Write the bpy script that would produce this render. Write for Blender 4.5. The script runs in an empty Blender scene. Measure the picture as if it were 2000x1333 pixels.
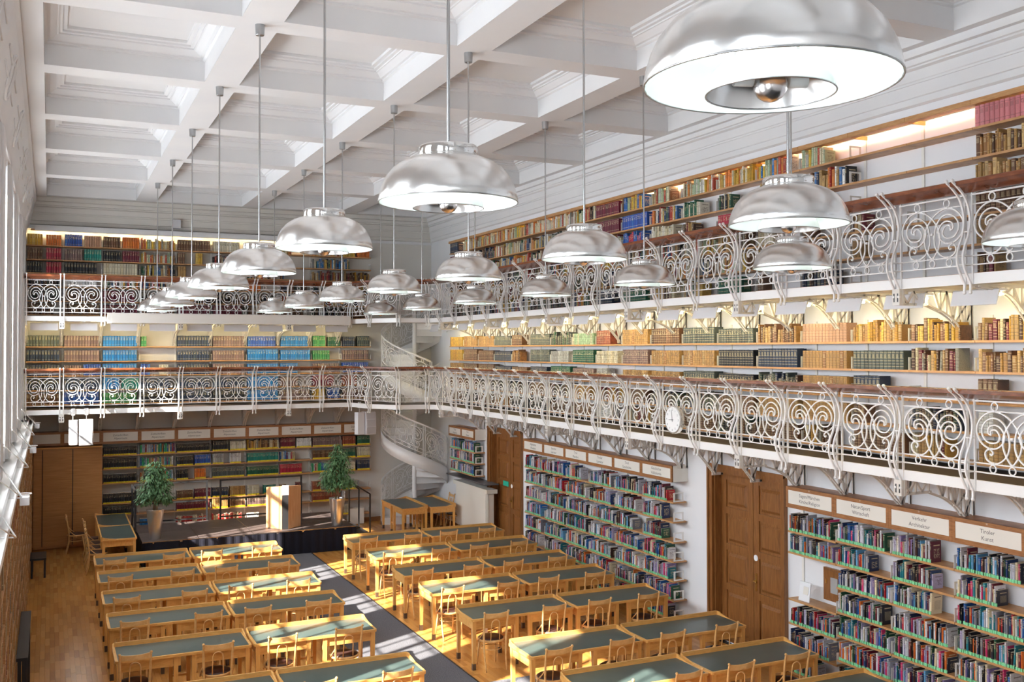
import bpy, math, random
from mathutils import Vector, Matrix
random.seed(7)
PI = math.pi
sc = bpy.context.scene
C = sc.collection

# ------------------------------------------------------------------ camera
cam = bpy.data.cameras.new('camera')
cam_o = bpy.data.objects.new('camera', cam)
C.objects.link(cam_o)
cam.sensor_width = 36.0
cam.lens = 34.92
cam.shift_x = -0.001
cam.shift_y = -0.01205
cam.clip_start = 0.05
cam.clip_end = 200
_F = Vector((0.42267612, 0.90603518, 0.02109843))
_R = Vector((0.90625149, -0.42273513, -0.0017996))
_U = Vector((-0.00728855, -0.01988113, 0.99977578))
cam_o.matrix_world = Matrix(((_R.x, _U.x, -_F.x, 0), (_R.y, _U.y, -_F.y, 0), (_R.z, _U.z, -_F.z, 4.85), (0, 0, 0, 1)))
sc.camera = cam_o

# ------------------------------------------------------------------ world, sun, added window fill lamps, exposure
w = bpy.data.worlds.new('world')
sc.world = w
w.use_nodes = True
w.node_tree.nodes['Background'].inputs[0].default_value = (0.80, 0.90, 1.0, 1)
w.node_tree.nodes['Background'].inputs[1].default_value = 3.0
sun_d = bpy.data.lights.new('sun', 'SUN')
sun_d.energy = 21.0
sun_d.color = (1.0, 0.93, 0.82)
sun_d.angle = math.radians(0.6)
sun = bpy.data.objects.new('sun', sun_d)
C.objects.link(sun)
_az, _el = math.radians(26.5), math.radians(37)
sun.rotation_euler = Vector((math.cos(_el) * math.cos(_az), math.cos(_el) * math.sin(_az), -math.sin(_el))).to_track_quat('-Z', 'Y').to_euler()
WIN_Y = [15.35 + 3.0 * k for k in range(-6, 4)]       # window axes, one per ceiling bay
for k, y in enumerate(WIN_Y):
    a = bpy.data.lights.new('window_fill', 'AREA')  # area lamp added outside each window as fill beside the sky light
    a.shape = 'RECTANGLE'
    a.size = 1.5
    a.size_y = 4.0
    a.energy = 330.0
    a.color = (0.90, 0.95, 1.0)
    ao = bpy.data.objects.new('window_fill', a)
    ao.location = (-1.3, y, 5.5)
    ao.rotation_euler = (0, -PI / 2, 0)
    ao.rotation_euler = Vector((1, 0, -0.12)).to_track_quat('-Z', 'Z').to_euler()
    C.objects.link(ao)
try:
    sc.view_settings.view_transform = 'Standard'
    sc.view_settings.look = 'None'
except Exception:
    pass
sc.view_settings.exposure = 0.70
sc.view_settings.gamma = 1.0
sc.view_settings.use_curve_mapping = False
sc.cycles.max_bounces = 8
sc.cycles.diffuse_bounces = 5
sc.cycles.glossy_bounces = 4
sc.cycles.transparent_max_bounces = 12
sc.cycles.use_denoising = True
sc.cycles.sample_clamp_indirect = 6.0

# ------------------------------------------------------------------ materials
def new_mat(name, col=(0.8, 0.8, 0.8), rough=0.5, metal=0.0, spec=0.5):
    m = bpy.data.materials.new(name)
    m.use_nodes = True
    b = m.node_tree.nodes['Principled BSDF']
    b.inputs['Base Color'].default_value = (*col, 1)
    b.inputs['Roughness'].default_value = rough
    b.inputs['Metallic'].default_value = metal
    b.inputs['Specular IOR Level'].default_value = spec
    return m

def nz(m, scale=5.0, detail=3.0, stretch=(1, 1, 1), coord='Object', dist=0.0):
    t = m.node_tree
    tc = t.nodes.new('ShaderNodeTexCoord')
    mp = t.nodes.new('ShaderNodeMapping')
    mp.inputs['Scale'].default_value = stretch
    n = t.nodes.new('ShaderNodeTexNoise')
    n.inputs['Scale'].default_value = scale
    n.inputs['Detail'].default_value = detail
    n.inputs['Distortion'].default_value = dist
    t.links.new(tc.outputs[coord], mp.inputs['Vector'])
    t.links.new(mp.outputs['Vector'], n.inputs['Vector'])
    return n.outputs['Fac']

def vary(m, fac, c0, c1, lo=0.3, hi=0.7):
    t = m.node_tree
    r = t.nodes.new('ShaderNodeValToRGB')
    r.color_ramp.elements[0].position = lo
    r.color_ramp.elements[0].color = (*c0, 1)
    r.color_ramp.elements[1].position = hi
    r.color_ramp.elements[1].color = (*c1, 1)
    t.links.new(fac, r.inputs['Fac'])
    t.links.new(r.outputs['Color'], t.nodes['Principled BSDF'].inputs['Base Color'])
    return r

def bump(m, fac, s=0.1, d=0.01):
    t = m.node_tree
    b = t.nodes.new('ShaderNodeBump')
    b.inputs['Strength'].default_value = s
    b.inputs['Distance'].default_value = d
    t.links.new(fac, b.inputs['Height'])
    t.links.new(b.outputs['Normal'], t.nodes['Principled BSDF'].inputs['Normal'])

def wood(name, c0, c1, rough=0.4, stretch=(6, 6, 0.6), scale=6.0):
    m = new_mat(name, c1, rough)
    f = nz(m, scale, 6.0, stretch, dist=0.6)
    vary(m, f, c0, c1, 0.3, 0.72)
    bump(m, f, 0.08, 0.004)
    return m

M = {}
M['plaster'] = new_mat('white_plaster', (0.80, 0.80, 0.80), 0.7, spec=0.3)
_f = nz(M['plaster'], 1.4, 3); vary(M['plaster'], _f, (0.70, 0.70, 0.71), (0.735, 0.73, 0.725))
M['wall'] = new_mat('wall_paint', (0.78, 0.79, 0.82), 0.7, spec=0.3)
_f = nz(M['wall'], 1.1, 4); vary(M['wall'], _f, (0.76, 0.775, 0.81), (0.80, 0.805, 0.82)); bump(M['wall'], nz(M['wall'], 40, 2), 0.05, 0.002)
M['wall_warm'] = new_mat('wall_paint_warm', (0.70, 0.66, 0.60), 0.7, spec=0.3)
_f = nz(M['wall_warm'], 1.1, 4); vary(M['wall_warm'], _f, (0.62, 0.60, 0.56), (0.66, 0.635, 0.59))
M['iron'] = new_mat('white_painted_iron', (0.82, 0.81, 0.80), 0.35)
M['iron2'] = new_mat('cream_painted_iron', (0.66, 0.62, 0.57), 0.45)
M['soffit'] = new_mat('gallery_soffit_paint', (0.62, 0.57, 0.52), 0.6)
M['oak'] = wood('oak_shelf', (0.40, 0.20, 0.075), (0.56, 0.31, 0.13), 0.42, (1.2, 1.2, 9))
M['oak_back'] = wood('oak_sign_frame', (0.24, 0.095, 0.03), (0.38, 0.17, 0.06), 0.45, (1.2, 1.2, 9))
M['honey'] = wood('honey_beech', (0.66, 0.33, 0.085), (0.82, 0.46, 0.14), 0.30, (2, 8, 8), 4.0)
M['honey_v'] = wood('honey_beech_upright', (0.66, 0.33, 0.085), (0.82, 0.46, 0.14), 0.30, (9, 9, 1.2), 4.0)
M['bent'] = wood('bentwood_beech', (0.66, 0.37, 0.13), (0.80, 0.50, 0.21), 0.30, (4, 4, 4), 4.0)
M['door'] = wood('door_oak', (0.17, 0.062, 0.014), (0.30, 0.125, 0.035), 0.38, (9, 9, 0.8), 5.0)
M['cab'] = wood('cabinet_veneer', (0.36, 0.15, 0.04), (0.48, 0.22, 0.07), 0.4, (0.5, 0.5, 10), 4.0)
M['rail'] = wood('mahogany_rail', (0.13, 0.035, 0.012), (0.26, 0.08, 0.03), 0.22, (2, 2, 8), 3.0)
M['lect'] = wood('lectern_beech', (0.60, 0.30, 0.13), (0.72, 0.42, 0.21), 0.4, (6, 6, 0.7), 4.0)
M['green'] = new_mat('grey_green_linoleum', (0.07, 0.115, 0.115), 0.30, spec=0.6)
_f = nz(M['green'], 3, 4); vary(M['green'], _f, (0.052, 0.080, 0.077), (0.070, 0.102, 0.096))
M['carpet'] = new_mat('grey_carpet', (0.13, 0.13, 0.145), 0.95, spec=0.1)
_f = nz(M['carpet'], 90, 2); vary(M['carpet'], _f, (0.075, 0.075, 0.085), (0.18, 0.18, 0.20), 0.35, 0.65); bump(M['carpet'], _f, 0.5, 0.005)
M['black'] = new_mat('black_metal', (0.02, 0.02, 0.022), 0.4)
M['dark'] = new_mat('dark_deck', (0.045, 0.032, 0.025), 0.5)
M['skirt'] = new_mat('black_skirt_cloth', (0.012, 0.012, 0.02), 0.9, spec=0.2)
M['stage'] = new_mat('brown_stage_panel', (0.085, 0.062, 0.058), 0.45)
_f = nz(M['stage'], 6, 4); vary(M['stage'], _f, (0.07, 0.05, 0.048), (0.10, 0.078, 0.072))
M['chrome'] = new_mat('brushed_aluminium', (0.86, 0.86, 0.85), 0.24, 1.0)
M['chrome2'] = new_mat('polished_chrome', (0.88, 0.88, 0.87), 0.08, 1.0)
M['steel'] = new_mat('steel_rod', (0.55, 0.55, 0.55), 0.25, 1.0)
M['enamel'] = new_mat('white_enamel', (0.88, 0.93, 0.92), 0.25)
M['seat'] = new_mat('dark_brown_leather', (0.05, 0.024, 0.020), 0.35)
M['rubber'] = new_mat('brown_foot_sleeve', (0.09, 0.055, 0.035), 0.5)
M['paper'] = new_mat('cream_sign_paper', (0.74, 0.72, 0.66), 0.6)
M['ink'] = new_mat('grey_ink', (0.10, 0.10, 0.10), 0.6)
M['cream'] = new_mat('cream_panel', (0.76, 0.74, 0.68), 0.5)
M['pot'] = new_mat('silver_planter', (0.62, 0.62, 0.62), 0.28, 0.9)
M['leaf'] = new_mat('ficus_leaf', (0.05, 0.14, 0.05), 0.4)
_f = nz(M['leaf'], 7, 2); vary(M['leaf'], _f, (0.035, 0.12, 0.04), (0.20, 0.36, 0.17))
M['bark'] = new_mat('ficus_bark', (0.34, 0.22, 0.13), 0.8)
M['soil'] = new_mat('potting_soil', (0.03, 0.02, 0.015), 0.9)
M['screen'] = new_mat('screen_case', (0.66, 0.62, 0.57), 0.5)
M['brass'] = new_mat('old_brass', (0.55, 0.36, 0.12), 0.3, 1.0)
M['sign_g'] = new_mat('green_sign', (0.02, 0.50, 0.36), 0.4)
M['clock_f'] = new_mat('clock_face', (0.85, 0.85, 0.84), 0.4)
M['speaker'] = new_mat('white_speaker', (0.72, 0.72, 0.74), 0.4)
M['grille'] = new_mat('speaker_grille', (0.55, 0.55, 0.57), 0.5)
M['yellow'] = new_mat('yellow_plastic', (0.80, 0.62, 0.01), 0.4)
M['mint'] = new_mat('mint_plastic', (0.22, 0.66, 0.34), 0.4)
M['pages'] = new_mat('book_pages', (0.66, 0.58, 0.44), 0.8)
M['white_wire'] = new_mat('white_bookend', (0.78, 0.77, 0.73), 0.4)
M['glass_s'] = new_mat('patterned_glass', (0.35, 0.36, 0.36), 0.15)
M['grey_pl'] = new_mat('grey_stone_sill', (0.10, 0.10, 0.11), 0.4)
M['white_s'] = new_mat('white_sticker', (0.8, 0.82, 0.85), 0.5)
# glazing: mostly clear with a thin reflection
g = bpy.data.materials.new('window_glass'); g.use_nodes = True
t = g.node_tree; t.nodes.clear()
_o = t.nodes.new('ShaderNodeOutputMaterial'); _mx = t.nodes.new('ShaderNodeMixShader'); _tr = t.nodes.new('ShaderNodeBsdfTransparent'); _gl = t.nodes.new('ShaderNodeBsdfGlossy')
_gl.inputs['Roughness'].default_value = 0.03; _mx.inputs[0].default_value = 0.06
t.links.new(_tr.outputs[0], _mx.inputs[1]); t.links.new(_gl.outputs[0], _mx.inputs[2]); t.links.new(_mx.outputs[0], _o.inputs[0])
M['glass'] = g
def emit(name, col, s):
    m = new_mat(name, col, 0.5)
    b = m.node_tree.nodes['Principled BSDF']
    b.inputs['Emission Color'].default_value = (*col, 1)
    b.inputs['Emission Strength'].default_value = s
    return m
M['tube_w'] = emit('warm_fluorescent_tube', (1.0, 0.82, 0.42), 58.0)
M['tube_y'] = emit('yellow_fluorescent_tube', (1.0, 0.86, 0.50), 60.0)
M['lampring'] = emit('circular_fluorescent_lamp', (0.93, 1.0, 0.98), 4.2)
M['bulb'] = new_mat('mirrored_bulb', (0.80, 0.78, 0.78), 0.24, 1.0)
M['canopy'] = new_mat('canopy_steel', (0.45, 0.46, 0.47), 0.35, 1.0)

# parquet: colour from a per-stave attribute
m = new_mat('parquet', (0.6, 0.35, 0.14), 0.22, spec=0.6)
t = m.node_tree
at = t.nodes.new('ShaderNodeAttribute'); at.attribute_name = 'Col'
mx = t.nodes.new('ShaderNodeMixRGB'); mx.blend_type = 'MULTIPLY'; mx.inputs[0].default_value = 0.5
rr = t.nodes.new('ShaderNodeValToRGB'); rr.color_ramp.elements[0].color = (0.74, 0.68, 0.6, 1); rr.color_ramp.elements[1].color = (1, 1, 1, 1)
t.links.new(nz(m, 5, 5, (9, 1.2, 1)), rr.inputs[0]); t.links.new(at.outputs['Color'], mx.inputs[1]); t.links.new(rr.outputs[0], mx.inputs[2])
t.links.new(mx.outputs[0], t.nodes['Principled BSDF'].inputs['Base Color'])
M['parquet'] = m
m2 = m.copy(); m2.name = 'parquet_stave'
t = m2.node_tree
oi = t.nodes.new('ShaderNodeObjectInfo')
for n in t.nodes:
    if n.type == 'MIX_RGB': t.links.new(oi.outputs['Color'], n.inputs[1])
M['stave'] = m2

def book_mat(name, solo, old=False):
    m = new_mat(name, (0.5, 0.5, 0.5), 0.45)
    t = m.node_tree
    if solo:
        s = t.nodes.new('ShaderNodeObjectInfo'); base = s.outputs['Color']
    else:
        s = t.nodes.new('ShaderNodeAttribute'); s.attribute_name = 'Col'; base = s.outputs['Color']
    uv = t.nodes.new('ShaderNodeUVMap'); uv.uv_map = 'UVMap'
    sp = t.nodes.new('ShaderNodeSeparateXYZ'); t.links.new(uv.outputs[0], sp.inputs[0])
    def mth(op, a, b=None, c=None):
        n = t.nodes.new('ShaderNodeMath'); n.operation = op
        for i, x in enumerate((a, b, c)):
            if x is None: continue
            if isinstance(x, (int, float)): n.inputs[i].default_value = x
            else: t.links.new(x, n.inputs[i])
        return n.outputs[0]
    U, V = sp.outputs[0], sp.outputs[1]
    # title block: |v-.70|<.10 and |u-.5|<.33 broken up by noise
    tb = mth('MULTIPLY', mth('COMPARE', V, 0.70, 0.11), mth('COMPARE', U, 0.5, 0.33))
    n = t.nodes.new('ShaderNodeTexNoise'); n.inputs['Scale'].default_value = 70.0
    tc = t.nodes.new('ShaderNodeTexCoord'); t.links.new(tc.outputs['Object'], n.inputs['Vector'])
    tb = mth('MULTIPLY', tb, mth('GREATER_THAN', n.outputs['Fac'], 0.50))
    ln = mth('MAXIMUM', mth('COMPARE', V, 0.16, 0.012), mth('COMPARE', V, 0.88, 0.012))
    if old:
        for v in (0.30, 0.46, 0.60): ln = mth('MAXIMUM', ln, mth('COMPARE', V, v, 0.012))
    ln = mth('MULTIPLY', ln, mth('COMPARE', U, 0.5, 0.51))
    cov = mth('MULTIPLY', mth('MULTIPLY', mth('COMPARE', U, 2.55, 0.30), mth('COMPARE', V, 0.42, 0.22)), mth('GREATER_THAN', n.outputs['Fac'], 0.52))
    cov = mth('MAXIMUM', mth('MULTIPLY', cov, 0.55), mth('MULTIPLY', mth('COMPARE', U, 2.55, 0.32), mth('MULTIPLY', mth('COMPARE', V, 0.80, 0.025), 0.8)))
    msk = mth('MAXIMUM', mth('MULTIPLY', mth('MAXIMUM', tb, ln), 0.6), cov if not old else 0.0)
    # lettering takes the opposite tone of the cover
    bw = t.nodes.new('ShaderNodeRGBToBW'); t.links.new(base, bw.inputs[0])
    dk = mth('GREATER_THAN', bw.outputs[0], 0.22)
    c = t.nodes.new('ShaderNodeMixRGB'); c.inputs[1].default_value = (0.72, 0.60, 0.36, 1); c.inputs[2].default_value = (0.10, 0.06, 0.05, 1)
    t.links.new(dk, c.inputs[0])
    mix = t.nodes.new('ShaderNodeMixRGB'); t.links.new(msk, mix.inputs[0]); t.links.new(base, mix.inputs[1]); t.links.new(c.outputs[0], mix.inputs[2])
    n2 = t.nodes.new('ShaderNodeTexNoise'); n2.inputs['Scale'].default_value = 22.0; n2.inputs['Detail'].default_value = 4
    t.links.new(tc.outputs['Object'], n2.inputs['Vector'])
    r2 = t.nodes.new('ShaderNodeValToRGB'); lo = 0.5 if old else 0.8
    r2.color_ramp.elements[0].position = 0.3; r2.color_ramp.elements[0].color = (lo, lo, lo, 1); r2.color_ramp.elements[1].position = 0.65; r2.color_ramp.elements[1].color = (1, 1, 1, 1)
    t.links.new(n2.outputs['Fac'], r2.inputs[0])
    mm = t.nodes.new('ShaderNodeMixRGB'); mm.blend_type = 'MULTIPLY'; mm.inputs[0].default_value = 1.0
    t.links.new(mix.outputs[0], mm.inputs[1]); t.links.new(r2.outputs[0], mm.inputs[2])
    t.links.new(mm.outputs[0], t.nodes['Principled BSDF'].inputs['Base Color'])
    return m
M['bk_solo'] = book_mat('book_cloth', True)
M['bk_set'] = book_mat('book_cloth_set', False)
M['bk_solo_old'] = book_mat('book_leather', True, True)
M['bk_set_old'] = book_mat('book_leather_set', False, True)

# ------------------------------------------------------------------ mesh helpers
class MB:
    def __init__(s):
        s.v = []; s.f = []; s.m = []; s.c = []; s.uv = None; s.sm = []
    def face(s, idx, mi=0, col=None, sm=False):
        s.f.append(idx); s.m.append(mi); s.c.append(col); s.sm.append(sm)
    def box(s, x0, x1, y0, y1, z0, z1, mi=0, col=None):
        b = len(s.v)
        s.v += [(x0, y0, z0), (x1, y0, z0), (x1, y1, z0), (x0, y1, z0), (x0, y0, z1), (x1, y0, z1), (x1, y1, z1), (x0, y1, z1)]
        for q in ((3, 2, 1, 0), (4, 5, 6, 7), (0, 1, 5, 4), (1, 2, 6, 5), (2, 3, 7, 6), (3, 0, 4, 7)):
            s.face(tuple(b + i for i in q), mi, col)
        return s
    def prism(s, poly, fn, t0, t1, mi=0, caps=True):
        """poly: list of (a,b); fn(a,b,t) -> xyz"""
        b = len(s.v); n = len(poly)
        s.v += [fn(a, c, t0) for a, c in poly] + [fn(a, c, t1) for a, c in poly]
        for i in range(n):
            j = (i + 1) % n
            s.face((b + i, b + j, b + n + j, b + n + i), mi)
        if caps:
            s.face(tuple(b + i for i in range(n))[::-1], mi); s.face(tuple(b + n + i for i in range(n)), mi)
        return s
    def tube(s, pts, r, n=6, closed=False, mi=0, caps=True, sm=True):
        pts = [Vector(p) for p in pts]
        k = len(pts); b = len(s.v)
        rs = r if isinstance(r, (list, tuple)) else [r] * k
        up = None
        for i, p in enumerate(pts):
            if closed: d = pts[(i + 1) % k] - pts[i - 1]
            elif i == 0: d = pts[1] - p
            elif i == k - 1: d = p - pts[-2]
            else: d = pts[i + 1] - pts[i - 1]
            if d.length < 1e-9: d = Vector((0, 0, 1))
            d.normalize()
            if up is None:
                up = Vector((0, 1, 0)) if abs(d.y) < 0.9 else Vector((1, 0, 0))
            u = up - d * up.dot(d)
            if u.length < 1e-4: u = d.orthogonal()
            u.normalize(); up = u
            q = d.cross(u)
            for j in range(n):
                a = 2 * PI * (j + 0.5) / n
                s.v.append(tuple(p + (u * math.cos(a) + q * math.sin(a)) * rs[i]))
        for i in range(k if closed else k - 1):
            i2 = (i + 1) % k
            for j in range(n):
                j2 = (j + 1) % n
                s.face((b + i * n + j, b + i2 * n + j, b + i2 * n + j2, b + i * n + j2), mi, None, sm and n > 4)
        if caps and not closed:
            s.face(tuple(b + j for j in range(n)), mi); s.face(tuple(b + (k - 1) * n + j for j in range(n))[::-1], mi)
        return s
    def lathe(s, prof, n=24, c=(0, 0, 0), mi=0, sm=True):
        b = len(s.v)
        for r, z in prof:
            for j in range(n):
                a = 2 * PI * j / n
                s.v.append((c[0] + r * math.cos(a), c[1] + r * math.sin(a), c[2] + z))
        for i in range(len(prof) - 1):
            for j in range(n):
                j2 = (j + 1) % n
                s.face((b + i * n + j, b + i * n + j2, b + (i + 1) * n + j2, b + (i + 1) * n + j), mi, None, sm)
        return s
    def sphere(s, c, r, n=12, mi=0, sz=1.0):
        return s.lathe([(max(1e-4, r * math.sin(PI * i / 8)), -r * sz * math.cos(PI * i / 8)) for i in range(9)], n, c, mi)
    def ring(s, c, R, r, axis='y', n=16, k=5, mi=0):
        P = []
        for i in range(n):
            a = 2 * PI * i / n
            if axis == 'y': P.append((c[0] + R * math.cos(a), c[1], c[2] + R * math.sin(a)))
            elif axis == 'x': P.append((c[0], c[1] + R * math.cos(a), c[2] + R * math.sin(a)))
            else: P.append((c[0] + R * math.cos(a), c[1] + R * math.sin(a), c[2]))
        return s.tube(P, r, k, True, mi)
    def mesh(s, name, mats, off=(0, 0, 0)):
        me = bpy.data.meshes.new(name)
        ox, oy, oz = off
        me.from_pydata([(a - ox, b - oy, c - oz) for a, b, c in s.v] if any(off) else s.v, [], s.f)
        for mt in (mats if isinstance(mats, (list, tuple)) else [mats]): me.materials.append(mt)
        me.polygons.foreach_set('material_index', s.m)
        me.polygons.foreach_set('use_smooth', s.sm)
        if any(c is not None for c in s.c):
            ca = me.color_attributes.new('Col', 'FLOAT_COLOR', 'CORNER')
            buf = []
            for f, c in zip(s.f, s.c):
                c = c or (1, 1, 1)
                buf += [c[0], c[1], c[2], 1.0] * len(f)
            ca.data.foreach_set('color', buf)
        if s.uv is not None:
            u = me.uv_layers.new(name='UVMap'); u.data.foreach_set('uv', s.uv)
        me.update()
        return me

LOC = {}
def link(name, me, parent=None, loc=None, rz=0.0):
    o = bpy.data.objects.new(name, me); C.objects.link(o)
    if parent: o.parent = parent
    if loc: o.location = loc
    if rz: o.rotation_euler = (0, 0, rz)
    return o
def thing(name, label, cat, loc=(0, 0, 0), rz=0.0, group=None):
    o = bpy.data.objects.new(name, None); C.objects.link(o)
    o.empty_display_size = 0.1
    o.location = loc; o.rotation_euler = (0, 0, rz)
    o['label'] = label; o['category'] = cat
    if group: o['group'] = group
    LOC[o.name] = loc
    return o
def tag(o, label, cat, group=None):
    o['label'] = label; o['category'] = cat
    if group: o['group'] = group
    return o
def part(mb, name, mats, parent, root=None, label=None):
    """mesh given in world coordinates, stored relative to the root thing"""
    off = LOC[(root or parent).name]
    o = link(name, mb.mesh(name, mats, off), parent)
    if label: o['label'] = label
    return o
def lpart(mb, name, mats, parent, label=None):
    o = link(name, mb.mesh(name, mats), parent)
    if label: o['label'] = label
    return o
def struct(mb, name, mats, parent=None):
    o = link(name, mb.mesh(name, mats), parent)
    if not parent: o['kind'] = 'structure'
    return o
def copy_tree(o, parent=None):
    c = o.copy(); C.objects.link(c); c.parent = parent
    for ch in [k for k in KIDS.get(o.name, [])]:
        KIDS.setdefault(c.name, []).append(copy_tree(ch, c))
    return c
KIDS = {}
def index_kids(o):
    KIDS[o.name] = list(o.children)
    for ch in o.children: index_kids(ch)
ONES = ['zeroth', 'first', 'second', 'third', 'fourth', 'fifth', 'sixth', 'seventh', 'eighth', 'ninth', 'tenth', 'eleventh', 'twelfth', 'thirteenth', 'fourteenth', 'fifteenth', 'sixteenth', 'seventeenth', 'eighteenth', 'nineteenth']
TENS = {2: ('twentieth', 'twenty'), 3: ('thirtieth', 'thirty'), 4: ('fortieth', 'forty'), 5: ('fiftieth', 'fifty')}
def nth(n):
    if n < 20: return ONES[n]
    a, b = divmod(n, 10)
    return TENS[a][0] if b == 0 else TENS[a][1] + '-' + ONES[b]
def text_mesh(s, size, name='lettering'):
    cu = bpy.data.curves.new(name, 'FONT'); cu.body = s; cu.size = size; cu.align_x = 'CENTER'; cu.align_y = 'CENTER'
    cu.space_line = 1.15; cu.resolution_u = 2
    o = bpy.data.objects.new('tmp', cu); C.objects.link(o)
    dg = bpy.context.evaluated_depsgraph_get()
    me = bpy.data.meshes.new_from_object(o.evaluated_get(dg)); me.name = name
    bpy.data.objects.remove(o)
    me.materials.clear(); me.materials.append(M['ink'])
    return me

WX, LX, BY = 10.1, -0.6, 27.3      # right wall, left wall, back wall faces
FY = -3.0
ZB = 8.62                          # underside of the ceiling beams

# ================================================================== SETTING
mb = MB(); mb.box(LX - 0.5, WX + 0.4, FY - 0.3, BY + 0.4, -0.2, -0.012)
floor = struct(mb, 'floor', M['parquet'])
SW, SL = 0.071, 0.44
pal = [(0.58, 0.27, 0.068), (0.61, 0.29, 0.078), (0.55, 0.25, 0.06), (0.63, 0.315, 0.088), (0.60, 0.285, 0.072), (0.52, 0.23, 0.055)]
mb = MB(); solo = []
nx = int((WX - LX) / SW) + 1
for i in range(nx):
    x = LX + i * SW; y = 5.0 - random.random() * SL
    while y < BY:
        c = random.choice(pal); k = random.uniform(0.88, 1.1); c = tuple(q * k for q in c)
        if x < 0.72 and x > -0.36 and 12.0 < y < 21.0 and len(solo) < 300:
            solo.append((x, y, c))
        elif x + SW < WX + 0.05:
            h = random.uniform(-0.0008, 0)
            b = len(mb.v)
            x1, y1 = x + SW - 0.001, y + SL - 0.001
            mb.v += [(x, y, -0.012), (x1, y, -0.012), (x1, y1, -0.012), (x, y1, -0.012), (x, y, h), (x1, y, h), (x1, y1, h), (x, y1, h)]
            for q in ((4, 5, 6, 7), (0, 1, 5, 4), (1, 2, 6, 5), (2, 3, 7, 6), (3, 0, 4, 7)): mb.face(tuple(b + k2 for k2 in q), 0, c)
        y += SL
o = link('parquet_staves', mb.mesh('parquet_staves', M['parquet']), floor); o['kind'] = 'stuff'
me = MB().box(0, SW - 0.001, 0, SL - 0.001, -0.012, 0).mesh('parquet_stave', M['stave'])
for x, y, c in solo:
    o = link('parquet_stave', me, floor, (x, y, -random.uniform(0, 0.0008))); o.color = (*c, 1)

# walls -------------------------------------------------------------
def wall_with_holes(name, mat, holes, y0, y1, z0, z1, x0, x1):
    mb = MB(); cur = y0
    for a, b, c, d in sorted(holes):
        mb.box(x0, x1, cur, a, z0, z1)
        if c > z0: mb.box(x0, x1, a, b, z0, c)
        mb.box(x0, x1, a, b, d, z1)
        cur = b
    mb.box(x0, x1, cur, y1, z0, z1)
    return struct(mb, name, mat)
D1, D2 = (21.2, 22.95, 2.80), (11.98, 13.70, 2.82)
wall_with_holes('wall_right', M['wall'], [(D1[0], D1[1], 0, D1[2]), (D2[0], D2[1], 0, D2[2])], FY, BY, 0, 9.3, WX, WX + 0.35)
mb = MB(); mb.box(LX - 0.5, WX + 0.35, BY, BY + 0.3, 0, 9.3); struct(mb, 'wall_back', M['wall_warm'])
mb = MB(); mb.box(LX - 0.5, WX + 0.35, FY - 0.3, FY, 0, 9.3); struct(mb, 'wall_front', M['plaster'])
WZ0, WZ1, WW = 3.5, 7.5, 1.5
wall_with_holes('wall_left', M['plaster'], [(y - WW / 2, y + WW / 2, WZ0, WZ1) for y in WIN_Y], FY, BY, 0, 9.3, LX - 0.45, LX)
# pilaster strips between the windows
for k in range(len(WIN_Y)):
    y = WIN_Y[k] + 1.5
    if y > BY - 0.8: continue
    mb = MB()
    mb.box(LX, LX + 0.055, y - 0.40, y + 0.40, 3.25, 7.62); mb.box(LX, LX + 0.075, y - 0.28, y + 0.28, 3.25, 7.62)
    mb.box(LX, LX + 0.028, y - 0.745, y - 0.62, 3.25, 7.62); mb.box(LX, LX + 0.028, y + 0.62, y + 0.745, 3.25, 7.62)
    struct(mb, 'trim_%d' % (k + 1), M['plaster'])
# windows
mbf = MB(); XF = LX - 0.34
for sgn in (-1, 1): mbf.box(XF, XF + 0.07, sgn * WW / 2 - (0.06 if sgn > 0 else 0), sgn * WW / 2 + (0.06 if sgn < 0 else 0), WZ0, WZ1)
mbf.box(XF, XF + 0.07, -WW / 2, WW / 2, WZ0, WZ0 + 0.07); mbf.box(XF, XF + 0.07, -WW / 2, WW / 2, WZ1 - 0.07, WZ1)
mbf.box(XF, XF + 0.07, -0.05, 0.05, WZ0, WZ1); mbf.box(XF, XF + 0.07, -WW / 2, WW / 2, WZ0 + 2.65, WZ0 + 2.77)
for yy in (-0.385, 0.385): mbf.box(XF + 0.01, XF + 0.05, yy - 0.016, yy + 0.016, WZ0, WZ1)
for i in range(1, 6): mbf.box(XF + 0.01, XF + 0.05, -WW / 2, WW / 2, WZ0 + 0.665 * i - 0.016, WZ0 + 0.665 * i + 0.016)
mef = mbf.mesh('window_frame', M['iron'])
mep = MB().box(XF + 0.025, XF + 0.03, -0.165, 0.165, 0.03, 0.635).mesh('window_pane', M['glass'])
mes = MB().box(LX - 0.30, LX + 0.0, -WW / 2, WW / 2, WZ0 - 0.005, WZ0 + 0.02).mesh('window_sill', M['plaster'])
for k, y in enumerate(WIN_Y):
    wo = link('window_%d' % (k + 1), mef, None, (0, y, 0)); wo['kind'] = 'structure'
    link('window_sill', mes, wo)
    for i in range(6):
        for yy in (-0.56, -0.215, 0.215, 0.56): link('window_pane', mep, wo, (0, yy, WZ0 + 0.665 * i))

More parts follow.
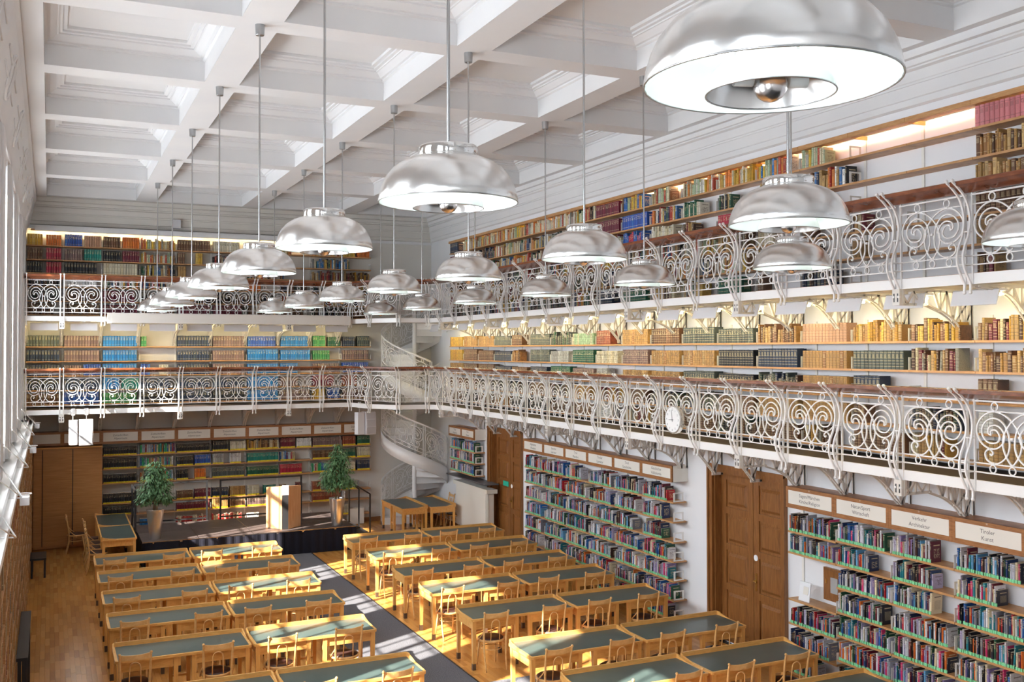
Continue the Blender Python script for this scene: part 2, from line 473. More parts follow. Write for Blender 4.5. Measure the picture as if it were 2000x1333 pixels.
# ceiling -------------------------------------------------------------
CX = [(-0.09, 1.945), (2.415, 4.555), (5.025, 7.165), (7.635, 9.68)]
CY = [(14.6 + 3 * k + 0.215, 14.6 + 3 * k + 3 - 0.215) for k in range(-6, 4)]
CY[-1] = (CY[-1][0], 26.55)
mb = MB()
xs = [LX - 0.4, CX[0][0], CX[0][1], CX[1][0], CX[1][1], CX[2][0], CX[2][1], CX[3][0], CX[3][1], WX + 0.3]
for i in range(0, 10, 2): mb.box(xs[i], xs[i + 1], FY, BY, ZB, ZB + 0.30)
ys = [FY] + [v for p in CY for v in p] + [BY]
for j in range(0, len(ys), 2):
    for a, b in CX: mb.box(a, b, ys[j], ys[j + 1], ZB, ZB + 0.30)
mb.box(LX - 0.4, WX + 0.3, FY, BY, ZB + 0.55, ZB + 0.68)
ceiling = struct(mb, 'ceiling', M['plaster'])
def coffer(w, d):
    prof = [(0.004, 0.001), (0.004, 0.27), (0.035, 0.285), (0.035, 0.31), (0.07, 0.315), (0.15, 0.375), (0.17, 0.375), (0.17, 0.395), (0.215, 0.40), (0.215, 0.425), (0.27, 0.43), (0.27, 0.47)]
    mb = MB(); b = 0
    for i, (s, z) in enumerate(prof):
        mb.v += [(s, s, z), (w - s, s, z), (w - s, d - s, z), (s, d - s, z)]
        if i:
            for q in range(4):
                q2 = (q + 1) % 4; mb.face((4 * i - 4 + q2, 4 * i - 4 + q, 4 * i + q, 4 * i + q2))
    e = 4 * (len(prof) - 1); mb.face((e + 3, e + 2, e + 1, e))
    return mb.mesh('coffer', M['plaster'])
cache = {}
for a, b in CX:
    for c, d in CY:
        k = (round(b - a, 3), round(d - c, 3))
        if k not in cache: cache[k] = coffer(b - a, d - c)
        link('coffer', cache[k], ceiling, (a, c, ZB))
# cornices (profile swept along the wall)
pr = [(9.70, ZB), (9.80, ZB - 0.005), (9.80, 8.52), (9.87, 8.515), (9.87, 8.44), (9.90, 8.43), (9.90, 8.41), (9.95, 8.39), (9.97, 8.27), (9.985, 8.26), (9.985, 8.235), (10.0, 8.23), (10.03, 8.08), (10.05, 8.07), (10.05, 7.99), (10.09, 7.97), (10.1, 7.97), (10.15, 7.97), (10.15, ZB + 0.1), (9.7, ZB + 0.1)]
mb = MB(); mb.prism(pr, lambda a, c, t: (a, t, c), FY, BY); struct(mb, 'trim_20', M['plaster'])
mb = MB(); mb.prism([(27.3 - (10.1 - a) * 1.55 if a < 10.1 else a + 17.2, z) for a, z in pr], lambda a, c, t: (t, a, c), LX, WX); struct(mb, 'trim_21', M['wall_warm'])
pl = [(-0.32, ZB + 0.1), (-0.32, ZB - 0.10), (-0.36, 8.46), (-0.40, 8.25), (-0.46, 8.0), (-0.52, 7.8), (-0.55, 7.72), (-0.55, 7.62), (-0.6, 7.58), (-0.66, 7.58), (-0.66, ZB + 0.1)]
mb = MB(); mb.prism(pl, lambda a, c, t: (a, t, c), FY, BY); tr = struct(mb, 'trim_22', M['plaster'])
mb = MB()
for sgn in (-1, 1):
    mb.ring((0, sgn * 0.02, 0), 0.26, 0.018, 'x', 20, 5)
mb.ring((0, 0, 0), 0.17, 0.012, 'x', 18, 5)
for sg in (-1, 1):
    mb.tube([(0.0, sg * 0.30, 0.09), (0, sg * 1.12, 0.09)], 0.012, 5); mb.tube([(0.0, sg * 0.30, -0.09), (0, sg * 1.12, -0.09)], 0.012, 5)
    mb.ring((0, sg * 0.32, 0.13), 0.05, 0.012, 'x', 10, 5); mb.ring((0, sg * 0.32, -0.13), 0.05, 0.012, 'x', 10, 5)
me = mb.mesh('frieze_roundel', M['plaster'])
for k in range(-6, 4):
    o = link('frieze_roundel', me, tr, (-0.435, 16.1 + 3 * k, 8.08)); o.rotation_euler = (0, math.radians(14), 0)
mb = MB(); mb.box(LX, WX, BY - 0.03, BY, 7.9, 8.0); struct(mb, 'trim_23', M['plaster'])
mb = MB(); mb.box(-0.35, 7.95, BY - 0.34, BY - 0.30, 7.80, 7.93); mb.box(-0.35, 7.95, BY - 0.30, BY, 7.86, 7.90); struct(mb, 'trim_24', M['plaster'])
# baseboard
mb = MB()
for a, b in ((FY, D2[0] - 0.12), (D2[1] + 0.1, D1[0] - 0.1), (D1[1] + 0.1, BY)): mb.box(WX - 0.02, WX, a, b, 0, 0.12)
struct(mb, 'baseboard_right', M['oak_back'])
mb = MB(); mb.box(LX, WX, BY - 0.02, BY, 0, 0.12); struct(mb, 'baseboard_back', M['oak_back'])

# carpet runners
mb = MB(); mb.box(4.42, 5.68, 5.0, 23.7, 0.0, 0.012); tag(link('carpet_runner', mb.mesh('carpet_runner', M['carpet'])), 'long speckled grey carpet runner down the central aisle towards the stage', 'carpet')
mb = MB(); mb.box(5.69, 9.6, 12.15, 13.35, 0.0, 0.012); tag(link('carpet_runner', mb.mesh('carpet_cross', M['carpet'])), 'short grey carpet strip crossing under the right desk rows', 'carpet')
mb = MB(); mb.box(5.685, 5.705, 13.36, 23.65, 0.0, 0.016); tag(link('carpet_edging', mb.mesh('carpet_edging', M['black'])), 'thin dark edging strip between aisle carpet and parquet', 'edging strip')
# doors ---------------------------------------------------------------
def make_door(n, D, extra):
    y0, y1, z1 = D
    root = bpy.data.objects.new('door_%d' % n, None); C.objects.link(root); root['kind'] = 'structure'
    root.location = (WX, y0, 0); LOC[root.name] = (WX, y0, 0)
    mb = MB()
    for (a, b) in ((y0 - 0.11, y0 + 0.0), (y1, y1 + 0.11)): mb.box(WX - 0.05, WX + 0.002, a, b, 0, z1 + 0.11)
    for (a, b) in ((y0 - 0.11, y0 - 0.07), (y1 + 0.07, y1 + 0.11)): mb.box(WX - 0.075, WX - 0.05, a, b, 0, z1 + 0.11)
    mb.box(WX - 0.05, WX + 0.002, y0, y1, z1, z1 + 0.11); mb.box(WX - 0.085, WX - 0.05, y0 - 0.11, y1 + 0.11, z1 + 0.07, z1 + 0.13)
    mb.box(WX, WX + 0.22, y0, y0 + 0.03, 0, z1); mb.box(WX, WX + 0.22, y1 - 0.03, y1, 0, z1); mb.box(WX, WX + 0.22, y0 + 0.03, y1 - 0.03, z1 - 0.03, z1)
    part(mb, 'door_frame', M['door'], root)
    mid = (y0 + y1) / 2
    for a, b in ((y0 + 0.03, mid - 0.008), (mid + 0.008, y1 - 0.03)):
        mb = MB(); X0 = WX + 0.15
        mb.box(X0, X0 + 0.05, a, b, 0.01, z1 - 0.03)
        leaf = part(mb, 'door_leaf', M['door'], root)
        W = b - a; st = 0.13
        zs = [0.14, 0.86, 0.97, 1.52, 1.63, 2.12, 2.23, z1 - 0.14]
        mb = MB()
        mb.box(X0 - 0.022, X0, a, a + st, 0.01, z1 - 0.03); mb.box(X0 - 0.022, X0, b - st, b, 0.01, z1 - 0.03)
        for q in ((0.01, zs[0]), (zs[1], zs[2]), (zs[3], zs[4]), (zs[5], zs[6]), (zs[7], z1 - 0.03)): mb.box(X0 - 0.022, X0, a + st, b - st, q[0], q[1])
        part(mb, 'door_rails', M['door'], leaf, root)
        for q in range(4):
            za, zc = zs[2 * q] + 0.04, zs[2 * q + 1] - 0.04
            mb = MB(); p0, p1 = a + st + 0.035, b - st - 0.035
            mb.v += [(X0, p0, za), (X0, p1, za), (X0, p1, zc), (X0, p0, zc), (X0 - 0.03, p0 + 0.045, za + 0.045), (X0 - 0.03, p1 - 0.045, za + 0.045), (X0 - 0.03, p1 - 0.045, zc - 0.045), (X0 - 0.03, p0 + 0.045, zc - 0.045)]
            for f in ((4, 5, 6, 7), (0, 1, 5, 4), (1, 2, 6, 5), (2, 3, 7, 6), (3, 0, 4, 7)): mb.face(f[::-1])
            part(mb, 'door_panel', M['door'], leaf, root)
    mb = MB(); X0 = WX + 0.128
    mb.box(X0 - 0.008, X0, mid - 0.09, mid - 0.045, 1.0, 1.28); mb.tube([(X0, mid - 0.067, 1.16), (X0 - 0.06, mid - 0.067, 1.16), (X0 - 0.06, mid - 0.15, 1.155)], 0.011, 6)
    part(mb, 'door_handle', M['brass'], root)
    mb = MB(); mb.prism([(0.05 * math.cos(2 * PI * i / 16), 0.05 * math.sin(2 * PI * i / 16)) for i in range(16)], lambda a, c, t: (t, mid + 0.0 - 0.06 + a, 1.52 + c), X0 - 0.004, X0); part(mb, 'round_sticker', M['white_s'], root)
    if extra:
        mb = MB(); mb.box(X0 - 0.022, X0 - 0.014, mid + 0.09, mid + 0.40, 1.49, 1.61); s = part(mb, 'exit_sign', M['sign_g'], root)
    return root
make_door(1, D1, True); make_door(2, D2, False)

# ================================================================== GALLERIES
GZ = [3.345, 5.54]                       # underside of each fascia
GX, GY = 8.9, 25.6                       # edge of the right and back gallery
RY = [5.56, 6.55] + [7.54, 8.52, 9.49, 10.49, 11.47, 12.47, 13.46, 14.45, 15.45, 16.44, 17.45, 18.43, 19.42, 20.41, 21.36, 22.35, 23.33]
CORNER = [(8.70, 23.76), (7.95, 23.85), (7.44, 24.6), (7.21, 25.6)]
BX = [6.42, 5.58, 4.70, 3.81, 2.92, 2.03, 1.15, 0.26, -0.53]
POSTS = [(GX, y) for y in RY] + CORNER + [(x, GY) for x in BX]
def seg(i):
    a, b = Vector(POSTS[i]), Vector(POSTS[i + 1]); d = (b - a); L = d.length; d.normalize()
    return a, b, d, Vector((-d.y, d.x)), L
def mitre(i):
    n = []
    if i > 0: n.append(seg(i - 1)[3])
    if i < len(POSTS) - 1: n.append(seg(i)[3])
    v = sum(n, Vector((0, 0))) / len(n); v = v / max(0.3, v.length_squared)
    return v
MIT = [mitre(i) for i in range(len(POSTS))]
def sweep(mb, prof, z0=0.0, mi=0, i0=0, i1=None):
    """prof: closed polygon (n outward, z) swept along the rail path"""
    i1 = len(POSTS) if i1 is None else i1
    b = len(mb.v); k = len(prof)
    for i in range(i0, i1):
        p = POSTS[i]
        for n, z in prof: mb.v.append((p[0] + MIT[i].x * n, p[1] + MIT[i].y * n, z0 + z))
    m = i1 - i0
    for i in range(m - 1):
        for j in range(k):
            j2 = (j + 1) % k; mb.face((b + i * k + j2, b + i * k + j, b + (i + 1) * k + j, b + (i + 1) * k + j2), mi)
    mb.face(tuple(b + j for j in range(k)), mi); mb.face(tuple(b + (m - 1) * k + j for j in range(k))[::-1], mi)
    return mb

# scroll work panel -------------------------------------------------
def spline(P, n=3):
    out = []; m = len(P)
    for i in range(m - 1):
        p0 = P[max(0, i - 1)]; p1 = P[i]; p2 = P[i + 1]; p3 = P[min(m - 1, i + 2)]
        for k in range(n):
            t = k / n
            out.append(tuple(0.5 * ((2 * p1[q]) + (-p0[q] + p2[q]) * t + (2 * p0[q] - 5 * p1[q] + 4 * p2[q] - p3[q]) * t * t + (-p0[q] + 3 * p1[q] - 3 * p2[q] + p3[q]) * t ** 3) for q in (0, 1)))
    out.append(P[-1]); return out
SA = [(0.005, -0.005), (-0.03, 0.01), (-0.025, 0.07), (0.04, 0.10), (0.11, 0.075), (0.155, 0.0), (0.135, -0.085), (0.06, -0.142), (-0.04, -0.14), (-0.125, -0.08), (-0.168, 0.02), (-0.14, 0.13), (-0.06, 0.21), (0.04, 0.24), (0.155, 0.21), (0.255, 0.13), (0.325, 0.02), (0.345, -0.09), (0.325, -0.18), (0.285, -0.255), (0.24, -0.31)]
SB = [(0.0, 0.0), (0.0, 0.035), (0.035, 0.052), (0.075, 0.035), (0.10, -0.02), (0.08, -0.07), (0.02, -0.09), (-0.05, -0.075), (-0.10, -0.01), (-0.10, 0.07), (-0.05, 0.14), (0.03, 0.172), (0.11, 0.15), (0.175, 0.08), (0.205, -0.02), (0.21, -0.12), (0.18, -0.21), (0.11, -0.28), (0.03, -0.30), (-0.045, -0.27), (-0.07, -0.21), (-0.045, -0.165), (-0.005, -0.16), (0.022, -0.19), (0.005, -0.218), (-0.012, -0.20)]
PW = 0.84                               # nominal width between two posts' inner uprights
def panel_mb(fn=None, sub=3, half=False, r=0.0102):
    """x along 0..PW, z relative to the fascia underside; fn maps (x,n,z) -> xyz"""
    mb = MB(); zc = 0.61; cx = 0.18
    fn = fn or (lambda x, n, z: (x, n, z))
    for sgn in (0, 1):
        for S in (SA, SB):
            P = [(cx + x, zc + z) for x, z in spline(S, sub)]
            if sgn: P = [(PW - x, z) for x, z in P]
            mb.tube([fn(x, 0, z) for x, z in P], r, 4)
        mb.tube([fn((cx + 0.045 + 0.038 * math.cos(a)) if not sgn else PW - (cx + 0.045 + 0.038 * math.cos(a)), 0, zc + 0.292 + 0.043 * math.sin(a)) for a in [2 * PI * i / 12 for i in range(12)]], 0.008, 4, True)
    for x in (cx + 0.02, PW / 2, PW - cx - 0.02):
        mb.tube([fn(x + 0.036 * math.cos(a), 0, zc - 0.357 + 0.041 * math.sin(a)) for a in [2 * PI * i / 12 for i in range(12)]], 0.008, 4, True)
    nn = 1 if fn is None else 6
    for z, rr in ((zc + 0.345, 0.012), (zc + 0.242, 0.009), (zc - 0.308, 0.009), (zc - 0.405, 0.010)):
        mb.tube([fn(-0.03 + (PW + 0.06) * i / nn, 0, z) for i in range(nn + 1)], rr, 4)
    # small collars where the bars touch
    for x, z in ((cx + 0.155, zc - 0.01), (PW - cx - 0.155, zc - 0.01), (PW / 2, zc - 0.03), (PW / 2, zc - 0.30), (cx + 0.03, zc - 0.30), (PW - cx - 0.03, zc - 0.30), (cx - 0.02, zc - 0.15), (PW - cx + 0.02, zc - 0.15), (cx + 0.04, zc + 0.245), (PW - cx - 0.04, zc + 0.245)):
        p = fn(x, 0, z); mb.box(p[0] - 0.014, p[0] + 0.014, p[1] - 0.014, p[1] + 0.014, p[2] - 0.012, p[2] + 0.012)
    return mb
ME_PANEL = panel_mb().mesh('scroll_panel', M['iron'])
# the post: a pair of flat uprights and a pair of S-bars swinging out over the hand rail
def post_mesh():
    mb = MB()
    for s in (-1, 1):
        mb.box(s * 0.045 - 0.008, s * 0.045 + 0.008, -0.012, 0.012, 0.0, 0.985)
        S = spline([(0.285, 1.075), (0.265, 1.06), (0.20, 1.015), (0.105, 0.925), (0.045, 0.80), (0.03, 0.66), (0.06, 0.51), (0.115, 0.39), (0.14, 0.28), (0.125, 0.18), (0.07, 0.07), (0.032, 0.0), (0.034, -0.075)], 3)
        mb.tube([(s * 0.038, n, z) for n, z in S], 0.0145, 4)
        mb.sphere((s * 0.038, 0.287, 1.085), 0.020, 8); mb.sphere((s * 0.038, 0.036, -0.09), 0.020, 8)
    for z in (0.30, 0.205, 0.56): mb.box(-0.05, 0.05, -0.008, 0.13 if z < 0.5 else 0.05, z - 0.006, z + 0.006)
    return mb.mesh('post', M['iron'])
ME_POST = post_mesh()
# lattice bracket: local x outward (+) from the edge (0) towards the wall (negative n); built in (s, z)
def bracket_mesh(depth, main):
    mb = MB(); T = 0.011; D = depth
    def bar(a, b, wd, t=T):
        a, b = Vector(a), Vector(b); d = (b - a).normalized(); q = Vector((-d.y, d.x)) * wd / 2
        mb.prism([tuple(a + q), tuple(b + q), tuple(b - q), tuple(a - q)], lambda s, z, t2: (s, t2, z), -t, t)
    zt = -0.005
    zw = -0.56
    A = [(0.10 if not main else 0.42, -0.02 if not main else -0.17), (0.34 * D + 0.1, -0.08 if not main else -0.20), (0.55 * D + 0.05, -0.20 if not main else -0.27), (0.74 * D, -0.38), (0.86 * D, -0.54)]
    A = spline(A, 3)
    for off in (-0.03, 0.03):
        mb.tube([(s, off, z) for s, z in A], 0.013, 4)
    bar((0.02, zt), (D - 0.004, zt), 0.035); bar((D - 0.02, zt), (D - 0.02, zw), 0.035)
    bar((0.82 * D, zw + 0.015), (D - 0.004, zw + 0.015), 0.045)
    if main:
        mb.box(-0.045, 0.0, -0.055, 0.055, -0.185, 0.0); mb.box(0.0, 0.03, -0.06, 0.06, -0.185, 0.0)
        bar((0.0, -0.172), (0.48, -0.172), 0.03)
        xs = [0.03, 0.13, 0.23, 0.33, 0.43]
        for i in range(4): bar((xs[i], -0.165 if i % 2 else -0.02), (xs[i + 1], -0.02 if i % 2 else -0.165), 0.022)
        for x in (0.235, 0.44): bar((x, -0.01), (x, -0.18), 0.02)
        mb.box(-0.047, -0.044, -0.035, -0.018, -0.15, -0.05, 1); mb.box(-0.047, -0.044, 0.018, 0.035, -0.15, -0.05, 1)
    def arcz(s):
        for (a, b), (c, d) in zip(A, A[1:]):
            if a <= s <= c: return b + (d - b) * (s - a) / (c - a + 1e-9)
        return zw if s > A[-1][0] else A[0][1]
    s0 = (0.34 if not main else 0.46) * D; n = 6; st = (D - 0.03 - s0) / n
    for i in range(n):
        a, b = s0 + st * i, s0 + st * (i + 1)
        za, zb = arcz(a), arcz(b)
        if i % 2: bar((a, za), (b, zt), 0.024)
        else: bar((a, zt), (b, zb), 0.030)
        bar((b, zt), (b, zb), 0.024)
    bar((0.74 * D, arcz(0.74 * D)), (D - 0.02, zt - 0.05), 0.022); bar((0.84 * D, -0.5), (D - 0.02, -0.2), 0.022)
    return mb.mesh('bracket', [M['iron2'], M['black']])
ME_BR = {(round(d, 2), m): bracket_mesh(d, m) for d in (WX - GX, BY - GY) for m in (False, True)}
LEVEL = ['lower', 'upper']
for g in (0, 1):
    z0 = GZ[g]
    root = thing('gallery', '%s book gallery deck with white fascia running along right and back walls' % LEVEL[g], 'gallery', (GX, 15.0, z0))
    mb = MB(); sweep(mb, [(0.0, 0.0), (0.0, 0.115), (-0.035, 0.115), (-0.035, 0.0)], z0); part(mb, 'fascia', M['iron'], root)
    mb = MB(); ZD = z0 + 0.06
    mb.box(GX + 0.036, WX - .005, RY[0], 23.33, ZD, ZD + 0.03); mb.box(LX + .005, 7.21, GY + 0.036, BY - .005, ZD, ZD + 0.03)
    BYi, WXi = BY - 0.005, WX - 0.005
    poly = [(7.21, BYi), (7.21, GY + 0.036), (7.255, 25.5), (7.478, 24.63), (7.968, 23.90), (8.715, 23.80), (8.94, 23.34), (8.94, 23.331), (WXi, 23.331), (WXi, 25.33), (8.26, 25.33), (8.26, BYi)]
    mb.prism(poly, lambda a, c, t: (a, c, t), ZD, ZD + 0.03)
    part(mb, 'deck', M['dark'], root)
    mb = MB()
    mb.box(GX + 0.036, WX - .005, RY[0], 23.33, ZD - 0.035, ZD - 0.002); mb.box(LX + .005, 7.21, GY + 0.036, BY - .005, ZD - 0.035, ZD - 0.002)
    mb.prism(poly, lambda a, c, t: (a, c, t), ZD - 0.035, ZD - 0.002)
    part(mb, 'deck_underside', M['soffit'], root)
    for i, (x, y) in enumerate(POSTS):
        if x == GX and y > 6:
            main = i % 3 == 0
            link('bracket', ME_BR[(1.2, main)], root, (0, y - 15.0, 0))
        elif y == GY:
            main = (i % 3 == 0)
            o = link('bracket', ME_BR[(1.7, main)], root, (x - GX, GY - 15.0, 0), PI / 2)
    # ---- railing
    rr = thing('gallery_railing', '%s gallery railing of white wrought-iron scrolls under a mahogany rail' % LEVEL[g], 'railing', (GX, 15.0, z0))
    mb = MB(); sweep(mb, [(0.245, 1.035), (0.245, 1.075), (0.22, 1.085), (-0.03, 1.075), (-0.03, 0.985), (0.03, 0.975)], z0)
    part(mb, 'handrail', M['rail'], rr)
    for i, p in enumerate(POSTS):
        d = (seg(i)[2] if i < len(POSTS) - 1 else seg(i - 1)[2])
        if 0 < i < len(POSTS) - 1: d = (seg(i - 1)[2] + seg(i)[2]).normalized()
        link('post', ME_POST, rr, (p[0] - GX, p[1] - 15.0, 0), math.atan2(d.y, d.x))
    for i in range(len(POSTS) - 1):
        a, b, d, n, L = seg(i)
        s = a + d * 0.055
        o = link('scroll_panel', ME_PANEL, rr, (s.x - GX, s.y - 15.0, 0), math.atan2(d.y, d.x))
        o.scale = ((L - 0.11) / PW, 1, 1)

# ---- spiral staircase --------------------------------------------------
SX, SY, SR = 9.24, 26.33, 0.90
st = thing('spiral_staircase', 'white cast-iron spiral staircase rising through both galleries in the far corner', 'staircase', (SX, SY, 0))
mb = MB(); mb.lathe([(0.001, 0), (0.11, 0), (0.11, 0.06), (0.06, 0.12), (0.055, 6.6), (0.075, 6.62), (0.07, 6.7), (0.001, 6.74)], 16, (SX, SY, 0)); part(mb, 'column', M['iron'], st)
def flight(z0, z1, a0, turn, n):
    rise = (z1 - z0) / n; da = turn / n
    for i in range(n):
        aa, ab = a0 - da * i, a0 - da * (i + 1.08); zt = z0 + rise * (i + 1)
        mb = MB(); ab2 = aa + (ab - aa)
        def pt(a, r, z): return (SX + r * math.cos(a), SY + r * math.sin(a), z)
        K = 4
        for k in range(K):
            u, v = aa + (ab2 - aa) * k / K, aa + (ab2 - aa) * (k + 1) / K
            b = len(mb.v)
            mb.v += [pt(u, 0.05, zt - 0.03), pt(u, SR, zt - 0.03), pt(v, SR, zt - 0.03), pt(v, 0.05, zt - 0.03), pt(u, 0.05, zt), pt(u, SR, zt), pt(v, SR, zt), pt(v, 0.05, zt)]
            for q in ((3, 2, 1, 0), (4, 5, 6, 7), (0, 1, 5, 4), (1, 2, 6, 5), (2, 3, 7, 6), (3, 0, 4, 7)): mb.face(tuple(b + j for j in q))
        # riser
        b = len(mb.v); e = 0.02
        mb.v += [pt(aa, 0.05, zt - rise), pt(aa, SR, zt - rise), pt(aa, SR, zt - 0.03), pt(aa, 0.05, zt - 0.03), pt(aa - e, 0.05, zt - rise), pt(aa - e, SR, zt - rise), pt(aa - e, SR, zt - 0.03), pt(aa - e, 0.05, zt - 0.03)]
        for q in ((3, 2, 1, 0), (4, 5, 6, 7), (0, 1, 5, 4), (1, 2, 6, 5), (2, 3, 7, 6), (3, 0, 4, 7)): mb.face(tuple(b + j for j in q))
        part(mb, 'step', M['iron'], st)
    # outer stringer and hand rail
    K = n * 4; mb = MB()
    def H(k, r, dz):
        a = a0 - turn * k / K; return (SX + r * math.cos(a), SY + r * math.sin(a), z0 + (z1 - z0) * k / K + dz)
    for k in range(K + 1): mb.v += [H(k, SR, -0.12), H(k, SR + 0.03, -0.12), H(k, SR + 0.03, 0.24), H(k, SR, 0.24)]
    for k in range(K):
        for j in range(4): mb.face((4 * k + (j + 1) % 4, 4 * k + j, 4 * k + 4 + j, 4 * k + 4 + (j + 1) % 4), 0, None, True)
    part(mb, 'stringer', M['iron'], st)
    mb = MB(); mb.tube([H(k, SR + 0.015, 1.10) for k in range(0, K + 1)], 0.018, 6); part(mb, 'stair_handrail', M['iron'], st)
    arc = SR * turn; npan = max(2, round(arc / 0.84)); slope = (z1 - z0) / arc
    for q in range(npan):
        s0 = arc * q / npan; L = arc / npan
        def fn(x, n2, z, s0=s0, L=L):
            s = s0 + 0.03 + x * (L - 0.06) / PW; a = a0 - s / SR
            return (SX + (SR + 0.015) * math.cos(a), SY + (SR + 0.015) * math.sin(a), z0 + s * slope + 0.12 + z)
        mb = panel_mb(fn, 2); part(mb, 'scroll_panel', M['iron'], st)
        a = a0 - s0 / SR; mb = MB()
        for e in (-0.03, 0.03): mb.tube([(SX + (SR + 0.015) * math.cos(a + e), SY + (SR + 0.015) * math.sin(a + e), z0 + s0 * slope + zz) for zz in (0.1, 1.1)], 0.011, 4)
        part(mb, 'baluster', M['iron'], st)
flight(0.0, 3.43, math.radians(165), math.radians(515), 18)
flight(3.43, 5.63, math.radians(-80), math.radians(325), 12)

# ================================================================== SHELVING AND BOOKS
BOOKS = []        # every book as a record; the largest in view become things of their own
def hx(h):
    h = h.lstrip('#'); return tuple((int(h[i:i + 2], 16) / 255) ** 2.2 for i in (0, 2, 4))
# palette: name -> list of (colour word, rgb, weight)
PALS = {
 'tan': [('tan', '#b08850'), ('tan', '#a47c48'), ('honey brown', '#97693a'), ('pale tan', '#c2a06a')],
 'gold': [('golden yellow', '#c9a03c'), ('ochre', '#b8892f'), ('pale gold', '#d2b25c')],
 'brown': [('brown', '#6b4a33'), ('dark brown', '#523729'), ('brown', '#7a5640')],
 'mauve': [('mauve brown', '#7d6460'), ('mauve brown', '#735b58')],
 'black': [('black', '#23242a'), ('charcoal', '#2e3036'), ('black', '#1d1e22')],
 'navy': [('navy', '#27344c'), ('dark slate', '#2d3a4a'), ('navy', '#202c44')],
 'slate': [('slate green', '#4a5350'), ('charcoal green', '#3c4442'), ('slate', '#59625e')],
 'blue': [('bright blue', '#1f74b8'), ('bright blue', '#2a7fc0'), ('blue', '#1a67a8')],
 'cobalt': [('cobalt blue', '#284fa0'), ('royal blue', '#2d58a8'), ('blue', '#2a66b0')],
 'green': [('green', '#3a8650'), ('leaf green', '#2f7a48'), ('green', '#4a9058')],
 'teal': [('teal', '#1c8276'), ('teal', '#16786e')],
 'dkgreen': [('dark green', '#1f5a44'), ('dark green', '#24634b')],
 'crimson': [('crimson', '#a81e3c'), ('crimson', '#b3243f')],
 'wine': [('wine red', '#6e1f35'), ('wine red', '#7a2639'), ('dark red', '#642031')],
 'pink': [('dusty pink', '#cc7c80'), ('pink', '#d0868a')],
 'salmon': [('pinkish tan', '#c69a7c'), ('pinkish tan', '#b98a6c')],
 'cream': [('cream', '#d6ceb4'), ('ivory', '#ddd8c6'), ('cream', '#cbbf9d')],
 'white': [('white', '#d8d8d6'), ('off-white', '#cfcfca'), ('white', '#e0e0de')],
 'grey': [('grey', '#a9aaa6'), ('light grey', '#bdbdb8')],
 'mint': [('pale green', '#9fbf98'), ('mint', '#a8c9a4'), ('cream', '#cfcfae')],
 'orange': [('orange', '#d9722c'), ('orange', '#e08136')],
 'rust': [('rust red', '#8c4530'), ('brick', '#9a5038')],
 'mixold': [('tan', '#a98452'), ('brown', '#6b4a33'), ('cream', '#cbbf9d'), ('dark brown', '#4a3026'), ('ochre', '#b8892f'), ('wine red', '#6e2434'), ('grey', '#8f8c80'), ('tan', '#b7955f')],
 'mixdk': [('black', '#24252a'), ('dark brown', '#453028'), ('navy', '#26304a'), ('dark green', '#2a4438'), ('brown', '#6a4a38'), ('grey', '#70706c')],
 'mix': [('cream', '#d0c6a8'), ('brown', '#75503a'), ('navy', '#2a3a5c'), ('white', '#dcdcd6'), ('red', '#a83832'), ('dark green', '#2f5a44'), ('tan', '#b4935f'), ('grey', '#8d8f8e'), ('blue', '#3f6ca0'), ('black', '#26262a'), ('orange', '#cf7a36'), ('ochre', '#c4a04a')],
 'mixlt': [('cream', '#d8cfae'), ('white', '#dedcd2'), ('tan', '#c2a572'), ('yellow', '#d8b440'), ('orange', '#d88a44'), ('pale green', '#a8b898'), ('red', '#b04a3c'), ('grey', '#a9a89e'), ('brown', '#8a6446')],
 'modern': [('white', '#e2e2e8'), ('white', '#d8d8e0'), ('pale lilac', '#aaa2c0'), ('pale grey', '#b0b2be'), ('white', '#dcdce0'), ('navy', '#1c2c54'), ('blue', '#2560a8'), ('sky blue', '#5e9ac4'), ('black', '#1c1c24'), ('black', '#24242e'), ('red', '#b0202c'), ('wine red', '#641c30'), ('pink', '#cc3c70'), ('lilac', '#8474a4'), ('teal', '#1f7886'), ('orange', '#d46a28'), ('cream', '#dccfae'), ('dark brown', '#402a26'), ('charcoal', '#30323e'), ('grey', '#7c7e8a'), ('dark green', '#24503c'), ('navy', '#243a68')],
 'journal': [('red', '#a03040'), ('cream', '#c9b98e'), ('teal', '#3a8c88'), ('pale blue', '#a8bccc'), ('orange', '#c8743c'), ('white', '#d0d0d0'), ('purple', '#6a3a6c'), ('green', '#2fa866'), ('blue', '#3466a0')],
 'redwhite': [('red', '#b02c30'), ('cream', '#ddd0b0')],
}
